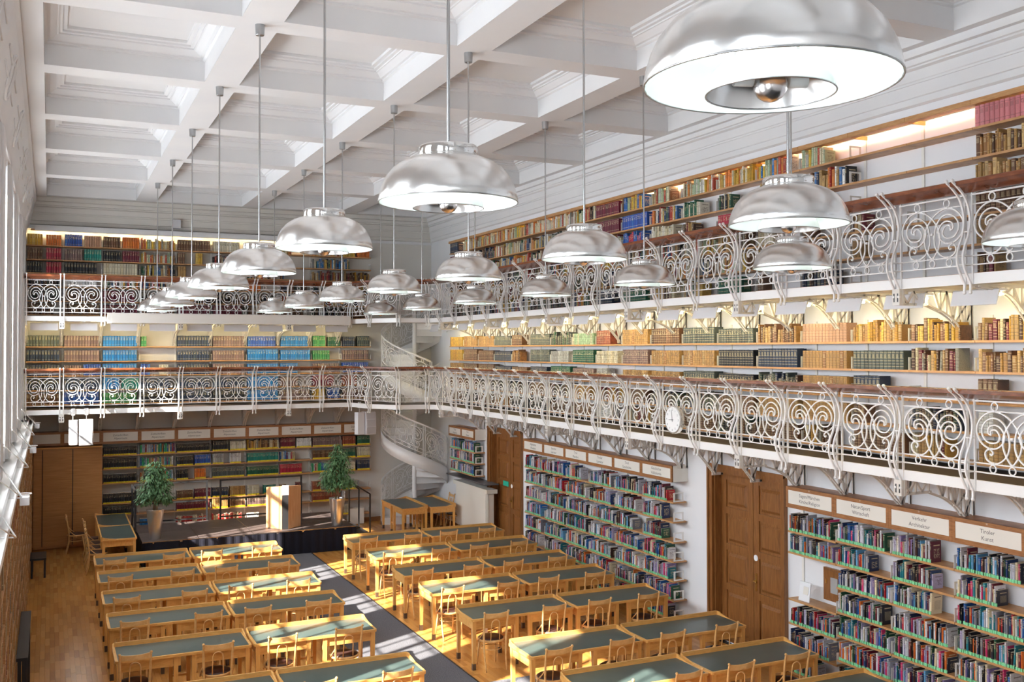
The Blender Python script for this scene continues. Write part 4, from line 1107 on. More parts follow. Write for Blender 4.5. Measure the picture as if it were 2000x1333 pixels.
for i in sorted(solo):
    b = BOOKS[i]
    o = bpy.data.objects.new(b['kind'], ME_BK[b['old']]); C.objects.link(o)
    o.location = (b['p'][0], b['p'][1], b['z'] + (b['w'] * math.sin(b['lean']) if b['lean'] else 0))
    o.rotation_euler = (0, b['lean'], b['rz']); o.scale = (b['w'], b['d'], b['h']); o.color = (*b['c'], 1)
    where, row = b['info']
    o['label'] = '%s %s, %s from left, %s shelf down, %s' % (b['cw'], NOUN[b['kind']], nth(b['k']), nth(row), where)
    o['category'] = 'book'; o['group'] = GROUP[b['kind']]
    if b['lab']:
        l = bpy.data.objects.new('spine_label', ME_LB[b['lab']]); C.objects.link(l); l.parent = o; l.scale = (1, 1, 0.036 / b['h'])
ROTS = {}
LCOL = {'mint': (0.22, 0.66, 0.34), 'yellow': (0.80, 0.62, 0.01)}
for kind in ('gallery_book', 'library_book', 'journal_volume', 'archive_volume'):
    mb = MB(); mb.uv = []; mats = [M['bk_set'], M['pages'], M['bk_set_old']]
    for i, b in enumerate(BOOKS):
        if b['kind'] != kind or i in solo: continue
        cz, sz = math.cos(b['rz']), math.sin(b['rz']); cl, sl = math.cos(b['lean']), math.sin(b['lean'])
        x0, y0, z0 = b['p']; z0 += b['w'] * sl if sl > 0 else 0
        def put(x, y, z):
            x, z = x * cl + z * sl, -x * sl + z * cl
            return (x0 + x * cz - y * sz, y0 + x * sz + y * cz, z0 + z)
        n = len(mb.v)
        for zz in (0, b['h']):
            for x, y, _ in BV: mb.v.append(put(x * b['w'], y * b['d'], zz))
        for (f, mi), u in zip(BF, BUV):
            mb.face(tuple(n + j for j in f), 1 if mi else (2 if b['old'] else 0), b['c'])
            for p in u: mb.uv += p
        if b['lab']:
            n = len(mb.v)
            for zz in (0.0, 0.036): mb.v += [put(0, 0.004, zz), put(0, -0.006, zz), put(b['w'], -0.006, zz), put(b['w'], 0.004, zz)]
            for f in ((0, 1, 5, 4), (1, 2, 6, 5), (2, 3, 7, 6), (4, 5, 6, 7)):
                mb.face(tuple(n + j for j in f), 0, LCOL[b['lab']]); mb.uv += [5, 5] * 4
    nm = {'gallery_book': 'gallery_books', 'library_book': 'library_books', 'journal_volume': 'journal_volumes', 'archive_volume': 'archive_volumes'}[kind]
    o = link(nm, mb.mesh(nm, mats)); o['kind'] = 'stuff'
    o['label'] = {'gallery_book': 'the many smaller-looking books filling the right wall gallery shelves', 'library_book': 'the many further books with mint labels on ground floor right shelves', 'journal_volume': 'the many further bound volumes filling the back wall shelves', 'archive_volume': 'rows of parchment-coloured volumes packed under the left windows'}[kind]
    o['category'] = 'books'

# ================================================================== READING DESKS
def sq_leg(w0, w1, z1):
    mb = MB(); a, b = w0 / 2, w1 / 2
    mb.v += [(-b, -b, 0), (b, -b, 0), (b, b, 0), (-b, b, 0), (-a, -a, z1), (a, -a, z1), (a, a, z1), (-a, a, z1)]
    for q in ((3, 2, 1, 0), (4, 5, 6, 7), (0, 1, 5, 4), (1, 2, 6, 5), (2, 3, 7, 6), (3, 0, 4, 7)): mb.face(q)
    return mb
DW, DD = 1.765, 0.73
def rounded(w, d, r, n=4, back_only=False):
    P = []
    for cx, cy, a0 in ((w - r, r, -90), (w - r, d - r, 0), (r, d - r, 90), (r, r, 180)):
        for i in range(n + 1):
            a = math.radians(a0 + 90 * i / n); P.append((cx + r * math.cos(a), cy + r * math.sin(a)))
    return P
def make_desk():
    t = thing('reading_desk', 'desk', 'desk')
    mb = MB(); mb.prism(rounded(DW, DD, 0.045), lambda a, c, z: (a, c, z), 0.735, 0.770); lpart(mb, 'table_top', M['honey'], t)
    mb = MB(); mb.prism(rounded(DW - 0.075, DD - 0.075, 0.02), lambda a, c, z: (a + 0.0375, c + 0.035, z), 0.7695, 0.7725); lpart(mb, 'writing_surface', M['green'], t)
    # raised rim at the back, wrapping a little round the corners
    mb = MB(); r = 0.05
    out = [(0.0, DD - 0.30), (0.0, DD - 0.10)] + [(0.06 + 0.06 * math.cos(math.radians(a)), DD - 0.06 + 0.06 * math.sin(math.radians(a))) for a in (180, 150, 120, 90)] + [(DW - 0.06 + 0.06 * math.cos(math.radians(a)), DD - 0.06 + 0.06 * math.sin(math.radians(a))) for a in (90, 60, 30, 0)] + [(DW, DD - 0.10), (DW, DD - 0.30)]
    hh = [0.0, 0.03] + [0.045, 0.052, 0.055, 0.055] + [0.055, 0.055, 0.052, 0.045] + [0.03, 0.0]
    n = len(out)
    inn = []
    for i, (x, y) in enumerate(out): inn.append((min(max(x, 0.024), DW - 0.024), min(y, DD - 0.024)))
    for (x, y), (xi, yi), h in zip(out, inn, hh): mb.v += [(x, y, 0.768), (x, y, 0.771 + h), (xi, yi, 0.771 + h), (xi, yi, 0.768)]
    for i in range(n - 1):
        for j in range(4): mb.face((4 * i + (j + 1) % 4, 4 * i + j, 4 * i + 4 + j, 4 * i + 4 + (j + 1) % 4))
    mb.face((0, 1, 2, 3)); mb.face((4 * n - 1, 4 * n - 2, 4 * n - 3, 4 * n - 4)); lpart(mb, 'raised_rim', M['honey'], t)
    for a, b in ((0.075, 0.735), (1.03, 1.69)):
        mb = MB(); mb.box(a, b, 0.045, 0.065, 0.605, 0.735); lpart(mb, 'front_apron', M['honey'], t)
    mb = MB(); mb.box(0.075, 1.69, DD - 0.065, DD - 0.045, 0.605, 0.735); lpart(mb, 'back_apron', M['honey'], t)
    for x in (0.04, DW - 0.06): mb = MB(); mb.box(x, x + 0.02, 0.07, DD - 0.07, 0.605, 0.735); lpart(mb, 'side_apron', M['honey'], t)
    leg = sq_leg(0.062, 0.044, 0.735).mesh('leg', M['honey_v'])
    foot = MB().box(-0.026, 0.026, -0.026, 0.026, 0.0, 0.095).mesh('foot_sleeve', M['rubber'])
    for x in (0.055, 0.765, 1.0, DW - 0.055):
        for y in (0.055, DD - 0.055):
            l = link('leg', leg, t, (x, y, 0)); link('foot_sleeve', foot, l)
    for y in (0.055, DD - 0.055): mb = MB(); mb.box(0.78, 0.985, y - 0.012, y + 0.012, 0.27, 0.30); lpart(mb, 'stretcher', M['honey'], t)
    return t
desk0 = make_desk(); index_kids(desk0); used = []
def put(proto, loc, rz, label, group):
    o = proto if proto.name not in used else copy_tree(proto)
    if o is proto: used.append(proto.name)
    o.location = loc; o.rotation_euler = (0, 0, rz); o['label'] = label
    if group: o['group'] = group
    LOC[o.name] = loc
    return o
LROWS = [20.50, 18.92, 17.30, 15.76, 14.06, 11.96]
RROWS = [20.50, 18.83, 17.12, 15.65, 13.92, 11.90, 10.37, 8.86]
for r, y in enumerate(LROWS):
    for k in (0, 1):
        put(desk0, (0.805 + k * 1.795, y, 0), 0, 'green-topped beech reading desk, left block, %s row from the stage, %s half' % (nth(r + 1), ('window-side', 'aisle-side')[k]), 'reading desks of the left block')
for r, y in enumerate(RROWS):
    for k in (0, 1):
        put(desk0, (5.80 + k * 1.795, y, 0), 0, 'green-topped beech reading desk, right block, %s row from the stage, %s half' % (nth(r + 1), ('aisle-side', 'wall-side')[k]), 'reading desks of the right block')
put(desk0, (1.76, 23.15, 0), PI / 2, 'green-topped desk turned sideways by the cabinet, nearer of two', None)
put(desk0, (1.76, 24.95, 0), PI / 2, 'green-topped desk turned sideways by the cabinet, farther of two', None)
put(desk0, (8.20, 26.10, 0), -PI / 2, 'green-topped desk turned sideways before the spiral staircase, left of two', None)
put(desk0, (8.96, 26.05, 0), -PI / 2, 'green-topped desk turned sideways before the spiral staircase, right of two', None)

# ================================================================== BENTWOOD CHAIRS
def make_chair():
    t = thing('bentwood_chair', 'chair', 'chair')
    mb = MB(); mb.lathe([(0.001, 0.472), (0.10, 0.478), (0.17, 0.472), (0.192, 0.458), (0.195, 0.445), (0.001, 0.445)], 20, (0, 0, 0)); lpart(mb, 'seat', M['seat'], t)
    mb = MB(); mb.lathe([(0.198, 0.452), (0.208, 0.448), (0.208, 0.418), (0.186, 0.415), (0.186, 0.447), (0.198, 0.452)], 20); lpart(mb, 'seat_ring', M['bent'], t)
    for s in (-1, 1):
        P = spline([(0.0, 0.0), (0.06, 0.20), (0.075, 0.44), (0.055, 0.62), (0.025, 0.78), (0.0, 0.885)], 2)
        mb = MB(); n = len(P)
        pts = [(s * (0.165 + 0.03 * (z / 0.88)), -0.235 + y * 0.9, z) for y, z in P]
        mb.tube(pts, [0.011 + 0.006 * math.sin(PI * min(1, i / (n - 1))) for i in range(n)], 6)
        mb.sphere((pts[-1][0], pts[-1][1], 0.888), 0.019, 8); lpart(mb, 'leg', M['bent'], t)
        P = [(s * 0.13, 0.13, 0.43), (s * 0.145, 0.155, 0.22), (s * 0.155, 0.19, 0.0)]
        mb = MB(); mb.tube(P, [0.016, 0.014, 0.010], 6); lpart(mb, 'leg', M['bent'], t)
        P = [(q[0], q[1], q[2]) for q in [(s * 0.185, -0.178, 0.60), (s * 0.205, -0.13, 0.53), (s * 0.215, -0.07, 0.475), (s * 0.214, -0.03, 0.445), (s * 0.214, -0.01, 0.40)]]
        mb = MB(); mb.tube(P, 0.009, 5); lpart(mb, 'side_brace', M['bent'], t)
    # top board, slightly bowed backwards
    mb = MB(); K = 6
    for i in range(K + 1):
        u = -1 + 2 * i / K; x = 0.185 * u; y = -0.215 - 0.022 * (1 - u * u); h = 0.045 + 0.012 * u * u
        for yy in (y - 0.009, y + 0.009): mb.v += [(x, yy, 0.800 + 0.006 * u * u), (x, yy, 0.820 + h)]
    for i in range(K):
        a, b = 4 * i, 4 * i + 4
        for f in ((a, a + 1, b + 1, b), (a + 2, b + 2, b + 3, a + 3), (a + 1, a + 3, b + 3, b + 1), (a, b, b + 2, a + 2)): mb.face(f)
    lpart(mb, 'top_rail', M['bent'], t)
    mb = MB(); P = [(-0.072, -0.172, 0.445), (-0.070, -0.19, 0.60)] + [(0.066 * math.cos(math.radians(a)), -0.205, 0.70 + 0.062 * math.sin(math.radians(a))) for a in (180, 150, 120, 90, 60, 30, 0)] + [(0.070, -0.19, 0.60), (0.072, -0.172, 0.445)]
    mb.tube(P, 0.0085, 6); lpart(mb, 'back_hoop', M['bent'], t)
    mb = MB(); P = []
    for i in range(16):
        a = 2 * PI * i / 16; P.append((0.155 * math.cos(a), 0.155 * math.sin(a) - 0.01, 0.30 - 0.0))
    mb.tube(P, 0.0075, 5, True); lpart(mb, 'leg_ring', M['bent'], t)
    return t
chair0 = make_chair(); index_kids(chair0)
LCH = [1.15, 2.20, 2.95, 3.92]; RCH = [6.15, 7.14, 7.95, 8.87]
for r, y in enumerate(LROWS):
    for k, x in enumerate(LCH):
        dy = random.uniform(-0.02, 0.03); 
        put(chair0, (x + random.uniform(-0.02, 0.02) + (-0.1 if r > 3 and k < 2 else 0), y - 0.12 + 0.225 + dy, 0), random.uniform(-0.05, 0.05), 'bentwood chair, left block, %s row from the stage, %s from the windows' % (nth(r + 1), nth(k + 1)), 'bentwood chairs of the left block')
for r, y in enumerate(RROWS):
    for k, x in enumerate(RCH):
        put(chair0, (x + random.uniform(-0.02, 0.02), y - 0.12 + 0.225 + random.uniform(-0.02, 0.02), 0), random.uniform(-0.05, 0.05), 'bentwood chair, right block, %s row from the stage, %s from the aisle' % (nth(r + 1), nth(k + 1)), 'bentwood chairs of the right block')
for i, yy in enumerate((23.55, 24.15, 24.7, 25.3)):
    put(chair0, (0.98, yy, 0), -PI / 2 + 0.03 * i, 'bentwood chair pushed to the sideways desks by the cabinet, %s from the front' % nth(i + 1), 'chairs at the sideways desks')
put(chair0, (0.62, 26.1, 0), -PI / 2, 'lone bentwood chair standing before the tall wooden cabinet', None)
for i, yy in enumerate((24.9, 25.6)):
    put(chair0, (9.85, yy, 0), PI / 2, 'bentwood chair on the wall side of the staircase desks, %s' % ('nearer' if i == 0 else 'farther'), None)

# ================================================================== PENDANT LAMPS
def make_lamp():
    t = thing('pendant_lamp', 'lamp', 'lamp')          # origin: centre of the rim
    R = 0.42
    mb = MB(); mb.lathe([(R, 0.0), (R + 0.004, 0.004), (R * 0.99, 0.05), (R * 0.955, 0.10), (R * 0.89, 0.155), (R * 0.79, 0.205), (R * 0.66, 0.243), (R * 0.52, 0.267), (R * 0.42, 0.275), (0.165, 0.276)], 48); lpart(mb, 'outer_shade', M['chrome'], t)
    mb = MB(); mb.lathe([(R - 0.003, 0.0005), (R * 0.98, 0.05), (R * 0.945, 0.098), (R * 0.88, 0.15), (R * 0.78, 0.20), (R * 0.65, 0.237), (R * 0.5, 0.26), (0.001, 0.268)], 40); lpart(mb, 'white_lining', M['enamel'], t)
    mb = MB(); mb.lathe([(0.165, 0.276), (0.176, 0.276), (0.180, 0.284), (0.180, 0.330), (0.174, 0.340), (0.155, 0.343), (0.10, 0.345), (0.03, 0.352), (0.001, 0.352)], 40); lpart(mb, 'collar', M['chrome2'], t)
    mb = MB(); mb.lathe([(0.213, -0.034), (0.209, -0.004), (0.193, 0.035), (0.165, 0.065), (0.135, 0.08), (0.001, 0.082)], 36); mb.lathe([(0.213, -0.034), (0.206, -0.004), (0.190, 0.032), (0.162, 0.061), (0.132, 0.075), (0.001, 0.077)], 36, mi=1); lpart(mb, 'inner_reflector', [M['enamel'], M['chrome']], t)
    mb = MB(); mb.ring((0, 0, 0.155), 0.20, 0.016, 'z', 28, 8); lpart(mb, 'circular_tube', M['lampring'], t)
    mb = MB(); mb.ring((0, 0, 0.0), R + 0.001, 0.0035, 'z', 48, 5); lpart(mb, 'rim_bead', M['canopy'], t)
    mb = MB(); mb.ring((0, 0, -0.034), 0.2135, 0.003, 'z', 40, 5); lpart(mb, 'reflector_bead', M['canopy'], t)
    for i in range(3):
        a = 2 * PI * i / 3; mb = MB(); mb.tube([(0.12 * math.cos(a), 0.12 * math.sin(a), 0.078), (0.12 * math.cos(a), 0.12 * math.sin(a), 0.265)], 0.006, 5); lpart(mb, 'spacer', M['steel'], t)
    mb = MB(); mb.sphere((0, 0, -0.005), 0.058, 16); mb.lathe([(0.032, 0.04), (0.036, 0.08)], 14); lpart(mb, 'mirrored_bulb', M['bulb'], t)
    for s in (-1, 1): mb = MB(); mb.tube([(s * 0.058, -s * 0.02, 0.012), (s * 0.12, -s * 0.04, 0.012)], 0.024, 12); lpart(mb, 'lamp_holder', M['enamel'], t)
    zt = ZB - 5.735
    mb = MB(); mb.tube([(0, 0, 0.345), (0, 0, zt - 0.09)], 0.0105, 8, caps=False); lpart(mb, 'rod', M['steel'], t)
    mb = MB(); mb.lathe([(0.001, zt - 0.13), (0.045, zt - 0.13), (0.05, zt - 0.125), (0.056, zt - 0.004), (0.001, zt - 0.002)], 20, sm=False); lpart(mb, 'canopy', M['canopy'], t)
    return t
lamp0 = make_lamp(); index_kids(lamp0)
LXS = [2.182, 4.793, 7.404]
for c in range(3):
    for j in range(8):
        put(lamp0, (LXS[c], 23.60 - 3.0 * j + (0.035 if j == 7 else 0), 5.74), 0, 'spun aluminium dome pendant, %s row, %s from the back wall' % (('window-side', 'middle', 'shelf-side')[c], nth(j + 1)), 'dome pendants of the %s row' % ('window-side', 'middle', 'shelf-side')[c])

# ================================================================== STAGE AND WHAT STANDS ON IT
ST = 0.57
root = thing('stage_platform', 'low brown stage of panels with black cloth skirt before the back wall', 'stage', (1.9, 23.6, 0))
for i in range(4):
    for j in range(2):
        mb = MB(); a, b = 1.9 + 1.22 * i, 1.9 + 1.22 * (i + 1); c, d = 23.62 + 1.19 * j, 23.62 + 1.19 * (j + 1)
        mb.box(a + 0.009, b - 0.009, c + 0.009, d - 0.009, ST - 0.02, ST); part(mb, 'platform_panel', M['stage'], root)
mb = MB(); mb.box(1.9, 6.78, 23.615, 26.0, ST - 0.05, ST - 0.003); part(mb, 'platform_frame', M['steel'], root)
mb = MB(); K = 120; P = []
for i in range(K + 1): P.append((1.89 + 4.9 * i / K, 23.60 + 0.012 * math.sin(i * 1.3) + 0.008 * math.sin(i * 0.37)))
for x, y in P: mb.v += [(x, y, 0.01), (x, y, ST - 0.022)]
for i in range(K): mb.face((2 * i, 2 * i + 2, 2 * i + 3, 2 * i + 1))
for x in (1.89, 6.79):
    b = len(mb.v); mb.v += [(x, 23.6, 0.01), (x, 26.0, 0.01), (x, 26.0, ST - 0.022), (x, 23.6, ST - 0.022)]; mb.face((b, b + 1, b + 2, b + 3))
part(mb, 'cloth_skirt', M['skirt'], root)
def stage_rail(label, x0, x1, y=26.02, ends=True):
    root = thing('guard_rail', label, 'railing', (x0, y, ST))
    for x in (x0, x1): mb = MB(); mb.box(x - 0.02, x + 0.02, y - 0.02, y + 0.02, 0.02, ST + 1.0); part(mb, 'post', M['black'], root)
    for z in (ST + 0.98, ST + 0.50, ST + 0.06): mb = MB(); mb.box(x0 + 0.02, x1 - 0.02, y - 0.015, y + 0.015, z - 0.016, z + 0.016); part(mb, 'bar', M['black'], root)
stage_rail('black metal stage rail behind the left potted tree', 1.92, 3.62)
stage_rail('black metal stage rail at centre behind the lectern', 3.95, 6.0)
root = thing('guard_rail', 'black metal side rail at the left end of the stage', 'railing', (1.85, 24.9, ST))
for y in (24.9, 25.95): mb = MB(); mb.box(1.83, 1.87, y - 0.02, y + 0.02, 0.02, ST + 1.0); part(mb, 'post', M['black'], root)
mb = MB(); mb.box(1.835, 1.865, 24.92, 25.93, ST + 0.96, ST + 1.0); part(mb, 'bar', M['black'], root)
mb = MB(); mb.tube([(1.85, 24.92, ST + 0.95), (1.85, 25.93, ST + 0.1)], 0.014, 6); mb.tube([(1.85, 24.92, ST + 0.1), (1.85, 25.93, ST + 0.95)], 0.014, 6); part(mb, 'cross_brace', M['black'], root)
root = thing('stage_steps', 'black stage steps with metal handrails at the right end', 'steps', (6.85, 24.9, 0))
for i, z in enumerate((0.38, 0.19)): mb = MB(); mb.box(6.82 + 0.30 * i, 7.13 + 0.30 * i, 24.4, 25.4, z - 0.03, z); part(mb, 'step', M['black'], root)
for y in (24.4, 25.4):
    mb = MB(); mb.tube([(6.84, y, ST + 0.98), (7.38, y, 1.20)], 0.018, 6); part(mb, 'handrail', M['black'], root)
    for x, z in ((6.84, ST + 0.98), (7.38, 1.20)): mb = MB(); mb.box(x - 0.016, x + 0.016, y - 0.016, y + 0.016, 0.0, z); part(mb, 'post', M['black'], root)
    mb = MB(); mb.tube([(6.84, y, 0.36), (7.42, y, 0.02)], 0.02, 5); part(mb, 'string', M['black'], root)
# lectern
root = thing('lectern', 'pale beech lectern with dark front strip standing on the stage', 'lectern', (5.1, 24.1, ST))
poly = [(4.76, 24.30), (5.03, 23.86), (5.20, 23.83), (5.57, 24.18), (5.50, 24.55), (4.86, 24.62)]
def slant(x, y): return 1.60 - 0.10 * (y - 23.83) / 0.8
def pris(mb, P, z0, zt):
    b = len(mb.v); n = len(P)
    mb.v += [(x, y, z0) for x, y in P] + [(x, y, zt(x, y)) for x, y in P]
    for i in range(n): j = (i + 1) % n; mb.face((b + i, b + j, b + n + j, b + n + i))
    mb.face(tuple(b + i for i in range(n))[::-1]); mb.face(tuple(b + n + i for i in range(n)))
mb = MB(); pris(mb, poly, ST + 0.005, slant); part(mb, 'body', M['lect'], root)
mb = MB(); pris(mb, [(5.045, 23.845), (5.188, 23.822), (5.19, 23.84), (5.05, 23.862)], ST + 0.01, lambda x, y: 1.38); part(mb, 'front_strip', M['black'], root, label='dark front strip')
mb = MB(); pris(mb, [(5.042, 23.835), (5.195, 23.812), (5.197, 23.83), (5.047, 23.852)], 1.39, lambda x, y: 1.62); part(mb, 'crest_plate', M['white_s'], root, label='small white plate with grey crest')
# potted trees
def tree(label, x, y, tz, top, rad, seedv, clusters):
    rnd = random.Random(seedv)
    pt = thing('potted_tree', label, 'plant', (x, y, tz))
    mb = MB(); mb.lathe([(0.001, 0.0), (0.115, 0.0), (0.12, 0.01), (0.185, 0.60), (0.190, 0.66), (0.196, 0.67), (0.190, 0.675), (0.178, 0.66), (0.172, 0.62)], 28, (x, y, tz)); part(mb, 'planter', M['pot'], pt)
    mb = MB(); mb.lathe([(0.001, 0.63), (0.175, 0.62)], 20, (x, y, tz)); part(mb, 'soil', M['soil'], pt)
    mb = MB()
    for i in range(4):
        a = i * 1.7; r = 0.05
        mb.tube([(x + r * math.cos(a), y + r * math.sin(a), tz + 0.60), (x + 0.5 * r * math.cos(a + 1), y + 0.5 * r * math.sin(a + 1), tz + 0.95), (x + 0.02 * math.cos(a), y, tz + 1.25), (x + 0.02, y, top - 0.15)], [0.016, 0.014, 0.011, 0.004], 6)
    for cx, cz, cr in clusters: mb.tube([(x, y, min(cz, top - 0.2) - 0.15), (x + cx * 0.6, y, cz)], 0.006, 4)
    part(mb, 'trunk', M['bark'], pt)
    mb = MB()
    for cx, cz, cr in clusters:
        for i in range(int(560 * (cr / 0.25) ** 2)):
            while True:
                p = Vector((rnd.uniform(-1, 1), rnd.uniform(-1, 1), rnd.uniform(-1, 1)))
                if p.length < 1: break
            p = p * (0.62 + 0.5 * p.length) * cr
            c = Vector((x + cx + p.x, y + p.y * 0.9, cz + p.z * 0.8))
            d = Vector((p.x + rnd.uniform(-.1, .1), p.y + rnd.uniform(-.1, .1), -0.08 + rnd.uniform(-0.12, 0.05))).normalized()
            s = d.cross(Vector((rnd.uniform(-.4, .4), rnd.uniform(-.4, .4), 1))).normalized(); L = rnd.uniform(0.06, 0.10); W = L * 0.19
            b = len(mb.v); mid = c + d * L * 0.45 - Vector((0, 0, 0.006))
            mb.v += [tuple(c), tuple(mid + s * W), tuple(c + d * L - Vector((0, 0, 0.012))), tuple(mid - s * W)]
            mb.face((b, b + 1, b + 2, b + 3))
    o = part(mb, 'foliage', M['leaf'], pt); o['kind'] = 'stuff'
tree('left ficus tree in a tapered silver planter on the stage', 2.2, 23.95, ST, 2.36, 0.3, 3, [(-0.02, 2.18, 0.20), (0.10, 2.05, 0.18), (-0.08, 1.92, 0.22), (0.14, 1.80, 0.22), (-0.14, 1.66, 0.22), (0.10, 1.58, 0.24), (-0.24, 1.50, 0.16), (0.24, 1.48, 0.15)])
tree('right ficus tree in a tapered silver planter at the stage corner', 6.38, 23.85, ST, 2.68, 0.3, 5, [(0.02, 2.50, 0.10), (0.02, 2.30, 0.20), (0.15, 2.18, 0.18), (-0.06, 2.05, 0.22), (0.14, 1.90, 0.22), (-0.20, 1.80, 0.20), (0.10, 1.66, 0.24), (-0.30, 1.66, 0.14), (0.30, 1.58, 0.16), (-0.12, 1.55, 0.18)])

# ================================================================== REMAINING FURNITURE
root = thing('tall_cabinet', 'tall wooden cabinet with two doors in the back left corner', 'cabinet', (0.4, 26.75, 0))
mb = MB(); mb.box(-0.34, 1.21, 26.76, 27.28, 0.02, 2.45); part(mb, 'carcass', M['cab'], root)
for a, b, n in ((-0.34, -0.14, 'filler_panel'), (-0.135, 0.535, 'door'), (0.54, 1.21, 'door')):
    mb = MB(); mb.box(a + 0.007, b - 0.007, 26.725, 26.758, 0.08, 2.42); d = part(mb, n, M['cab'], root)
    if n == 'door':
        xk = b - 0.05 if a < 0 else a + 0.05
        mb = MB(); mb.sphere((xk, 26.712, 1.12), 0.015, 8); part(mb, 'knob', M['cab'], d, root)
mb = MB(); mb.box(0.528, 0.547, 26.752, 26.7585, 0.08, 2.42); mb.box(-0.142, -0.128, 26.752, 26.7585, 0.08, 2.42); part(mb, 'seam_shade_strip', M['black'], root)  # black strips added in the door seams, their shade put in as colour
mb = MB(); mb.box(-0.36, 1.22, 26.73, 27.28, 2.45, 2.475); part(mb, 'cabinet_top', M['honey'], root)
# radiator cover and shelf
root = thing('radiator', 'cream radiator with ribbed end in the corner beside the far door', 'radiator', (9.9, 23.7, 0.1))
mb = MB(); mb.box(9.86, 10.02, 22.75, 24.75, 0.22, 1.26); part(mb, 'body', M['cream'], root)
for i in range(5): mb = MB(); mb.box(9.845, 9.86, 22.60 + 0.035 * i, 22.615 + 0.035 * i, 0.20, 1.28); part(mb, 'rib', M['cream'], root)
mb = MB(); mb.box(9.80, 10.09, 22.56, 24.8, 1.28, 1.38); part(mb, 'top_cover', M['cream'], root)
mb = MB(); mb.box(9.88, 10.02, 22.62, 22.66, 0.2, 1.26); mb.box(9.95, 10.0, 22.8, 22.9, 0, 0.22); mb.box(9.95, 10.0, 24.5, 24.6, 0, 0.22); part(mb, 'bracket', M['cream'], root)
root = thing('wall_ledge', 'dark stone ledge above the corner radiator', 'ledge', (9.9, 23.8, 1.5)); mb = MB(); mb.box(9.72, WX - 0.002, 22.5, 25.1, 1.50, 1.53); part(mb, 'slab', M['grey_pl'], root)
# hatch in the wall between the books
root = thing('wall_hatch', 'small oak wall hatch with patterned glass beneath the Sagen shelves', 'hatch', (10.08, 10.8, 1.5))
mb = MB(); mb.box(10.05, WX - 0.002, 10.60, 11.06, 1.28, 1.74); part(mb, 'frame', M['door'], root)
mb = MB(); mb.box(10.035, 10.05, 10.63, 11.03, 1.31, 1.71); d = part(mb, 'hatch_door', M['door'], root)
mb = MB(); mb.box(10.03, 10.035, 10.76, 10.90, 1.40, 1.62); part(mb, 'glass_pane', M['glass_s'], d, root)
mb = MB(); mb.box(10.028, 10.035, 10.98, 11.0, 1.52, 1.58); part(mb, 'keyhole_plate', M['brass'], d, root)
# leaflet on the ledge-like shelf left of the hatch
root = thing('leaflet', 'pale lilac leaflet standing on the otherwise empty shelf beside the hatch', 'leaflet', (9.85, 11.25, 1.223))
mb = MB(); mb.prism([(0, 0), (0.012, 0), (0.05, 0.27), (0.038, 0.27)], lambda a, c, t: (9.85 + a, t, 1.223 + c), 11.14, 11.36); part(mb, 'cover', M['white_s'], root)
mb = MB(); mb.prism([(-0.003, 0.10), (0, 0.10), (0.018, 0.21), (0.015, 0.21)], lambda a, c, t: (9.86 + a, t, 1.223 + c), 11.17, 11.27); part(mb, 'picture', M['paper'], root)
# clock on the lower gallery
root = thing('wall_clock', 'round white wall clock hung on the lower gallery railing', 'clock', (8.76, 12.9, 3.76))
def disc(r, x0, x1, mat, nm, par=root):
    mb = MB(); mb.prism([(r * math.cos(2 * PI * i / 36), r * math.sin(2 * PI * i / 36)) for i in range(36)], lambda a, c, t: (t, 12.9 + a, 3.76 + c), x0, x1); return part(mb, nm, mat, par, root)
disc(0.218, 8.74, 8.80, M['chrome'], 'case'); face = disc(0.195, 8.733, 8.741, M['clock_f'], 'dial')
for hnum in range(12):
    me = text_mesh(str(hnum if hnum else 12), 0.048, 'numeral'); o = link('numeral', me, face); a = math.radians(30 * hnum)
    o.location = (8.732 - 8.76, -0.155 * math.sin(a), 0.155 * math.cos(a)); o.rotation_euler = (PI / 2, 0, -PI / 2)
def hand(ang, L, wd, nm):
    a = math.radians(ang); mb = MB(); d = (-math.sin(a), math.cos(a)); q = (-d[1] * wd, d[0] * wd)
    P = [(-0.03 * d[0] + q[0], -0.03 * d[1] + q[1]), (L * d[0] + q[0] * .4, L * d[1] + q[1] * .4), (L * d[0] - q[0] * .4, L * d[1] - q[1] * .4), (-0.03 * d[0] - q[0], -0.03 * d[1] - q[1])]
    mb.prism(P, lambda u, v, t: (t, 12.9 + u, 3.76 + v), 8.727, 8.730); part(mb, nm, M['ink'], root)
hand(268, 0.10, 0.007, 'hour_hand'); hand(352, 0.15, 0.005, 'minute_hand')
mb = MB(); mb.box(8.78, 8.92, 12.85, 12.95, 3.74, 3.78); part(mb, 'hanger', M['iron'], root)
# projection screen case on the upper gallery
root = thing('screen_case', 'long beige projection screen case mounted along the upper back gallery', 'projection screen', (4.2, 25.3, 5.6))
mb = MB(); mb.box(1.33, 6.95, 25.28, 25.46, 5.50, 5.735); part(mb, 'case', M['screen'], root)
for a, b in ((1.24, 1.33), (6.95, 7.12)): mb = MB(); mb.box(a, b, 25.30, 25.58, 5.49, 5.74); part(mb, 'end_cap', M['screen'], root)
for x in (2.2, 4.2, 6.2): mb = MB(); mb.box(x - 0.03, x + 0.03, 25.46, 25.58, 5.56, 5.64); part(mb, 'mounting_bracket', M['iron'], root)
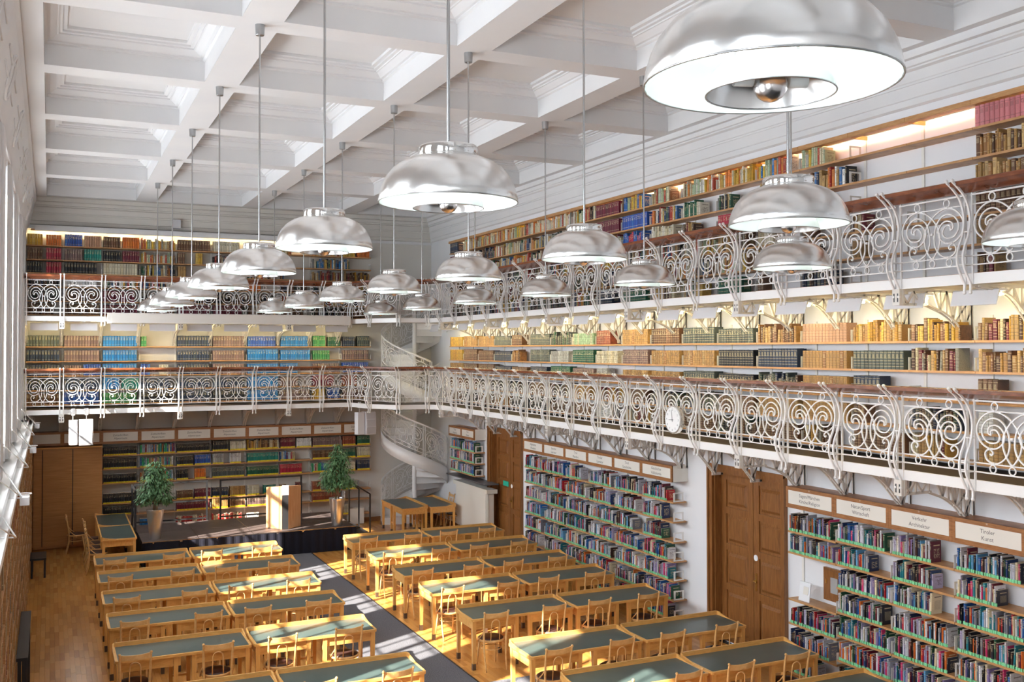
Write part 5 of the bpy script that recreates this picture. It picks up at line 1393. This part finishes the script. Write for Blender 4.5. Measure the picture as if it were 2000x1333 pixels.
# loudspeakers hanging from the lower gallery
def speaker(label, x, y, rz):
    root = thing('loudspeaker', label, 'speaker', (x, y, 2.62), rz)
    P = [(-0.14, 0.0), (-0.155, 0.2), (-0.145, 0.4), (-0.11, 0.6), (0.10, 0.6), (0.10, 0.0)]
    mb = MB(); mb.prism([(a, c) for a, c in P], lambda n, z, t: (t, n, z), -0.04, 0.26); lpart(mb, 'cabinet', M['speaker'], root)
    for i in range(3):
        z0, z1 = 0.02 + 0.195 * i, 0.20 + 0.195 * i
        f = lambda z: -0.14 - 0.02 * math.sin(PI * min(1, z / 0.5)) + max(0, z - 0.35) * 0.14 - 0.006
        mb = MB(); mb.v += [(-0.02, f(z0), z0), (0.24, f(z0), z0), (0.24, f(z1), z1), (-0.02, f(z1), z1), (-0.02, f(z0) + 0.02, z0), (0.24, f(z0) + 0.02, z0), (0.24, f(z1) + 0.02, z1), (-0.02, f(z1) + 0.02, z1)]
        for q in ((0, 1, 2, 3), (7, 6, 5, 4), (0, 4, 5, 1), (3, 2, 6, 7), (0, 3, 7, 4), (1, 5, 6, 2)): mb.face(q)
        lpart(mb, 'grille_panel', M['grille'], root)
    mb = MB(); mb.box(-0.26, -0.07, -0.10, 0.08, 0.01, 0.59); lpart(mb, 'side_box', M['speaker'], root)
    for xx in (-0.17, 0.12): mb = MB(); mb.tube([(xx, -0.01, 0.59), (xx, -0.01, 0.735)], 0.007, 5); mb.box(xx - 0.04, xx + 0.04, -0.025, 0.002, 0.70, 0.86); lpart(mb, 'hanging_hook', M['iron'], root)
speaker('white curved loudspeaker hung below the gallery near the spiral staircase', 7.55, 25.45, 0.25)
speaker('white loudspeaker hung below the gallery in front of the cabinet', 0.68, 25.60, 0.0)
# wall vent and box
tag(link('vent_grille', MB().box(2.87, 3.07, BY - 0.30, BY - 0.02, 8.02, 8.24).mesh('vent_grille', M['grille'])), 'small grey vent box high on the back wall under the cornice', 'vent')
# black benches along the windows
def bench(label, y0, y1, z, x1):
    root = thing('bench', label, 'bench', (-0.2, (y0 + y1) / 2, 0))
    mb = MB(); mb.box(-0.345, x1, y0, y1, z - 0.04, z); part(mb, 'bench_top', M['black'], root)
    for y in (y0 + 0.03, y1 - 0.03): mb = MB(); mb.box(x1 - 0.05, x1 - 0.01, y - 0.02, y + 0.02, 0, z - 0.04); mb.box(-0.33, -0.29, y - 0.02, y + 0.02, 0, z - 0.04); part(mb, 'bench_leg', M['black'], root)
bench('black bench against the low shelves, far one near the cabinet', 23.5, 24.3, 0.42, -0.03)
bench('black bench against the low shelves, nearer long one', 13.75, 16.2, 1.05, -0.215)
# ledge over the low shelves with its cable trough and clip-on lamps
root = thing('window_ledge', 'long white ledge with cable trough running beneath the windows', 'ledge', (LX, 15, 3.1))
mb = MB(); mb.box(LX + 0.002, LX + 0.16, 5.2, 27.2, 3.17, 3.20); part(mb, 'ledge_board', M['iron'], root)
mb = MB(); mb.box(LX + 0.16, LX + 0.175, 5.2, 27.2, 3.10, 3.22); mb.box(LX + 0.175, LX + 0.25, 5.2, 27.2, 3.10, 3.12); mb.box(LX + 0.25, LX + 0.265, 5.2, 27.2, 3.10, 3.18); part(mb, 'trough', M['iron'], root)
for i, y in enumerate([25.6, 22.6, 19.5, 16.4, 13.0, 10.3]):
    root = thing('clamp_lamp', 'white arm lamp reaching out over the low shelves, %s from the back' % nth(i + 1), 'lamp', (LX, y, 3.2), 0, 'arm lamps along the window ledge')
    mb = MB(); mb.tube([(LX + 0.05, y - 1.2, 3.55), (LX + 0.33, y, 3.12)], 0.008, 5); part(mb, 'arm', M['iron'], root)
    mb = MB(); mb.tube([(LX + 0.05, y + 0.5, 3.5), (LX + 0.33, y + 0.02, 3.12)], 0.009, 5); mb.tube([(LX + 0.1, y, 3.13), (LX + 0.33, y, 3.12)], 0.009, 5); part(mb, 'brace', M['iron'], root)
    if i % 2 == 0:
        mb = MB(); mb.box(LX + 0.30, LX + 0.40, y - 0.12, y + 0.08, 3.05, 3.14); part(mb, 'lamp_head', M['speaker'], root)
        mb = MB(); mb.ring((LX + 0.33, y, 3.17), 0.09, 0.006, 'z', 14, 4); part(mb, 'cable_loop', M['iron'], root)
# oddments on the lowest back shelves and beside the steps
tag(link('cardboard_box', MB().box(7.55, 7.98, 26.95, 27.2, 0.012, 0.44).mesh('cardboard_box', M['paper'])), 'cream board leaning on the back wall beside the stage steps', 'box')
for o in list(bpy.data.objects):
    if o.type == 'EMPTY': o.hide_render = False
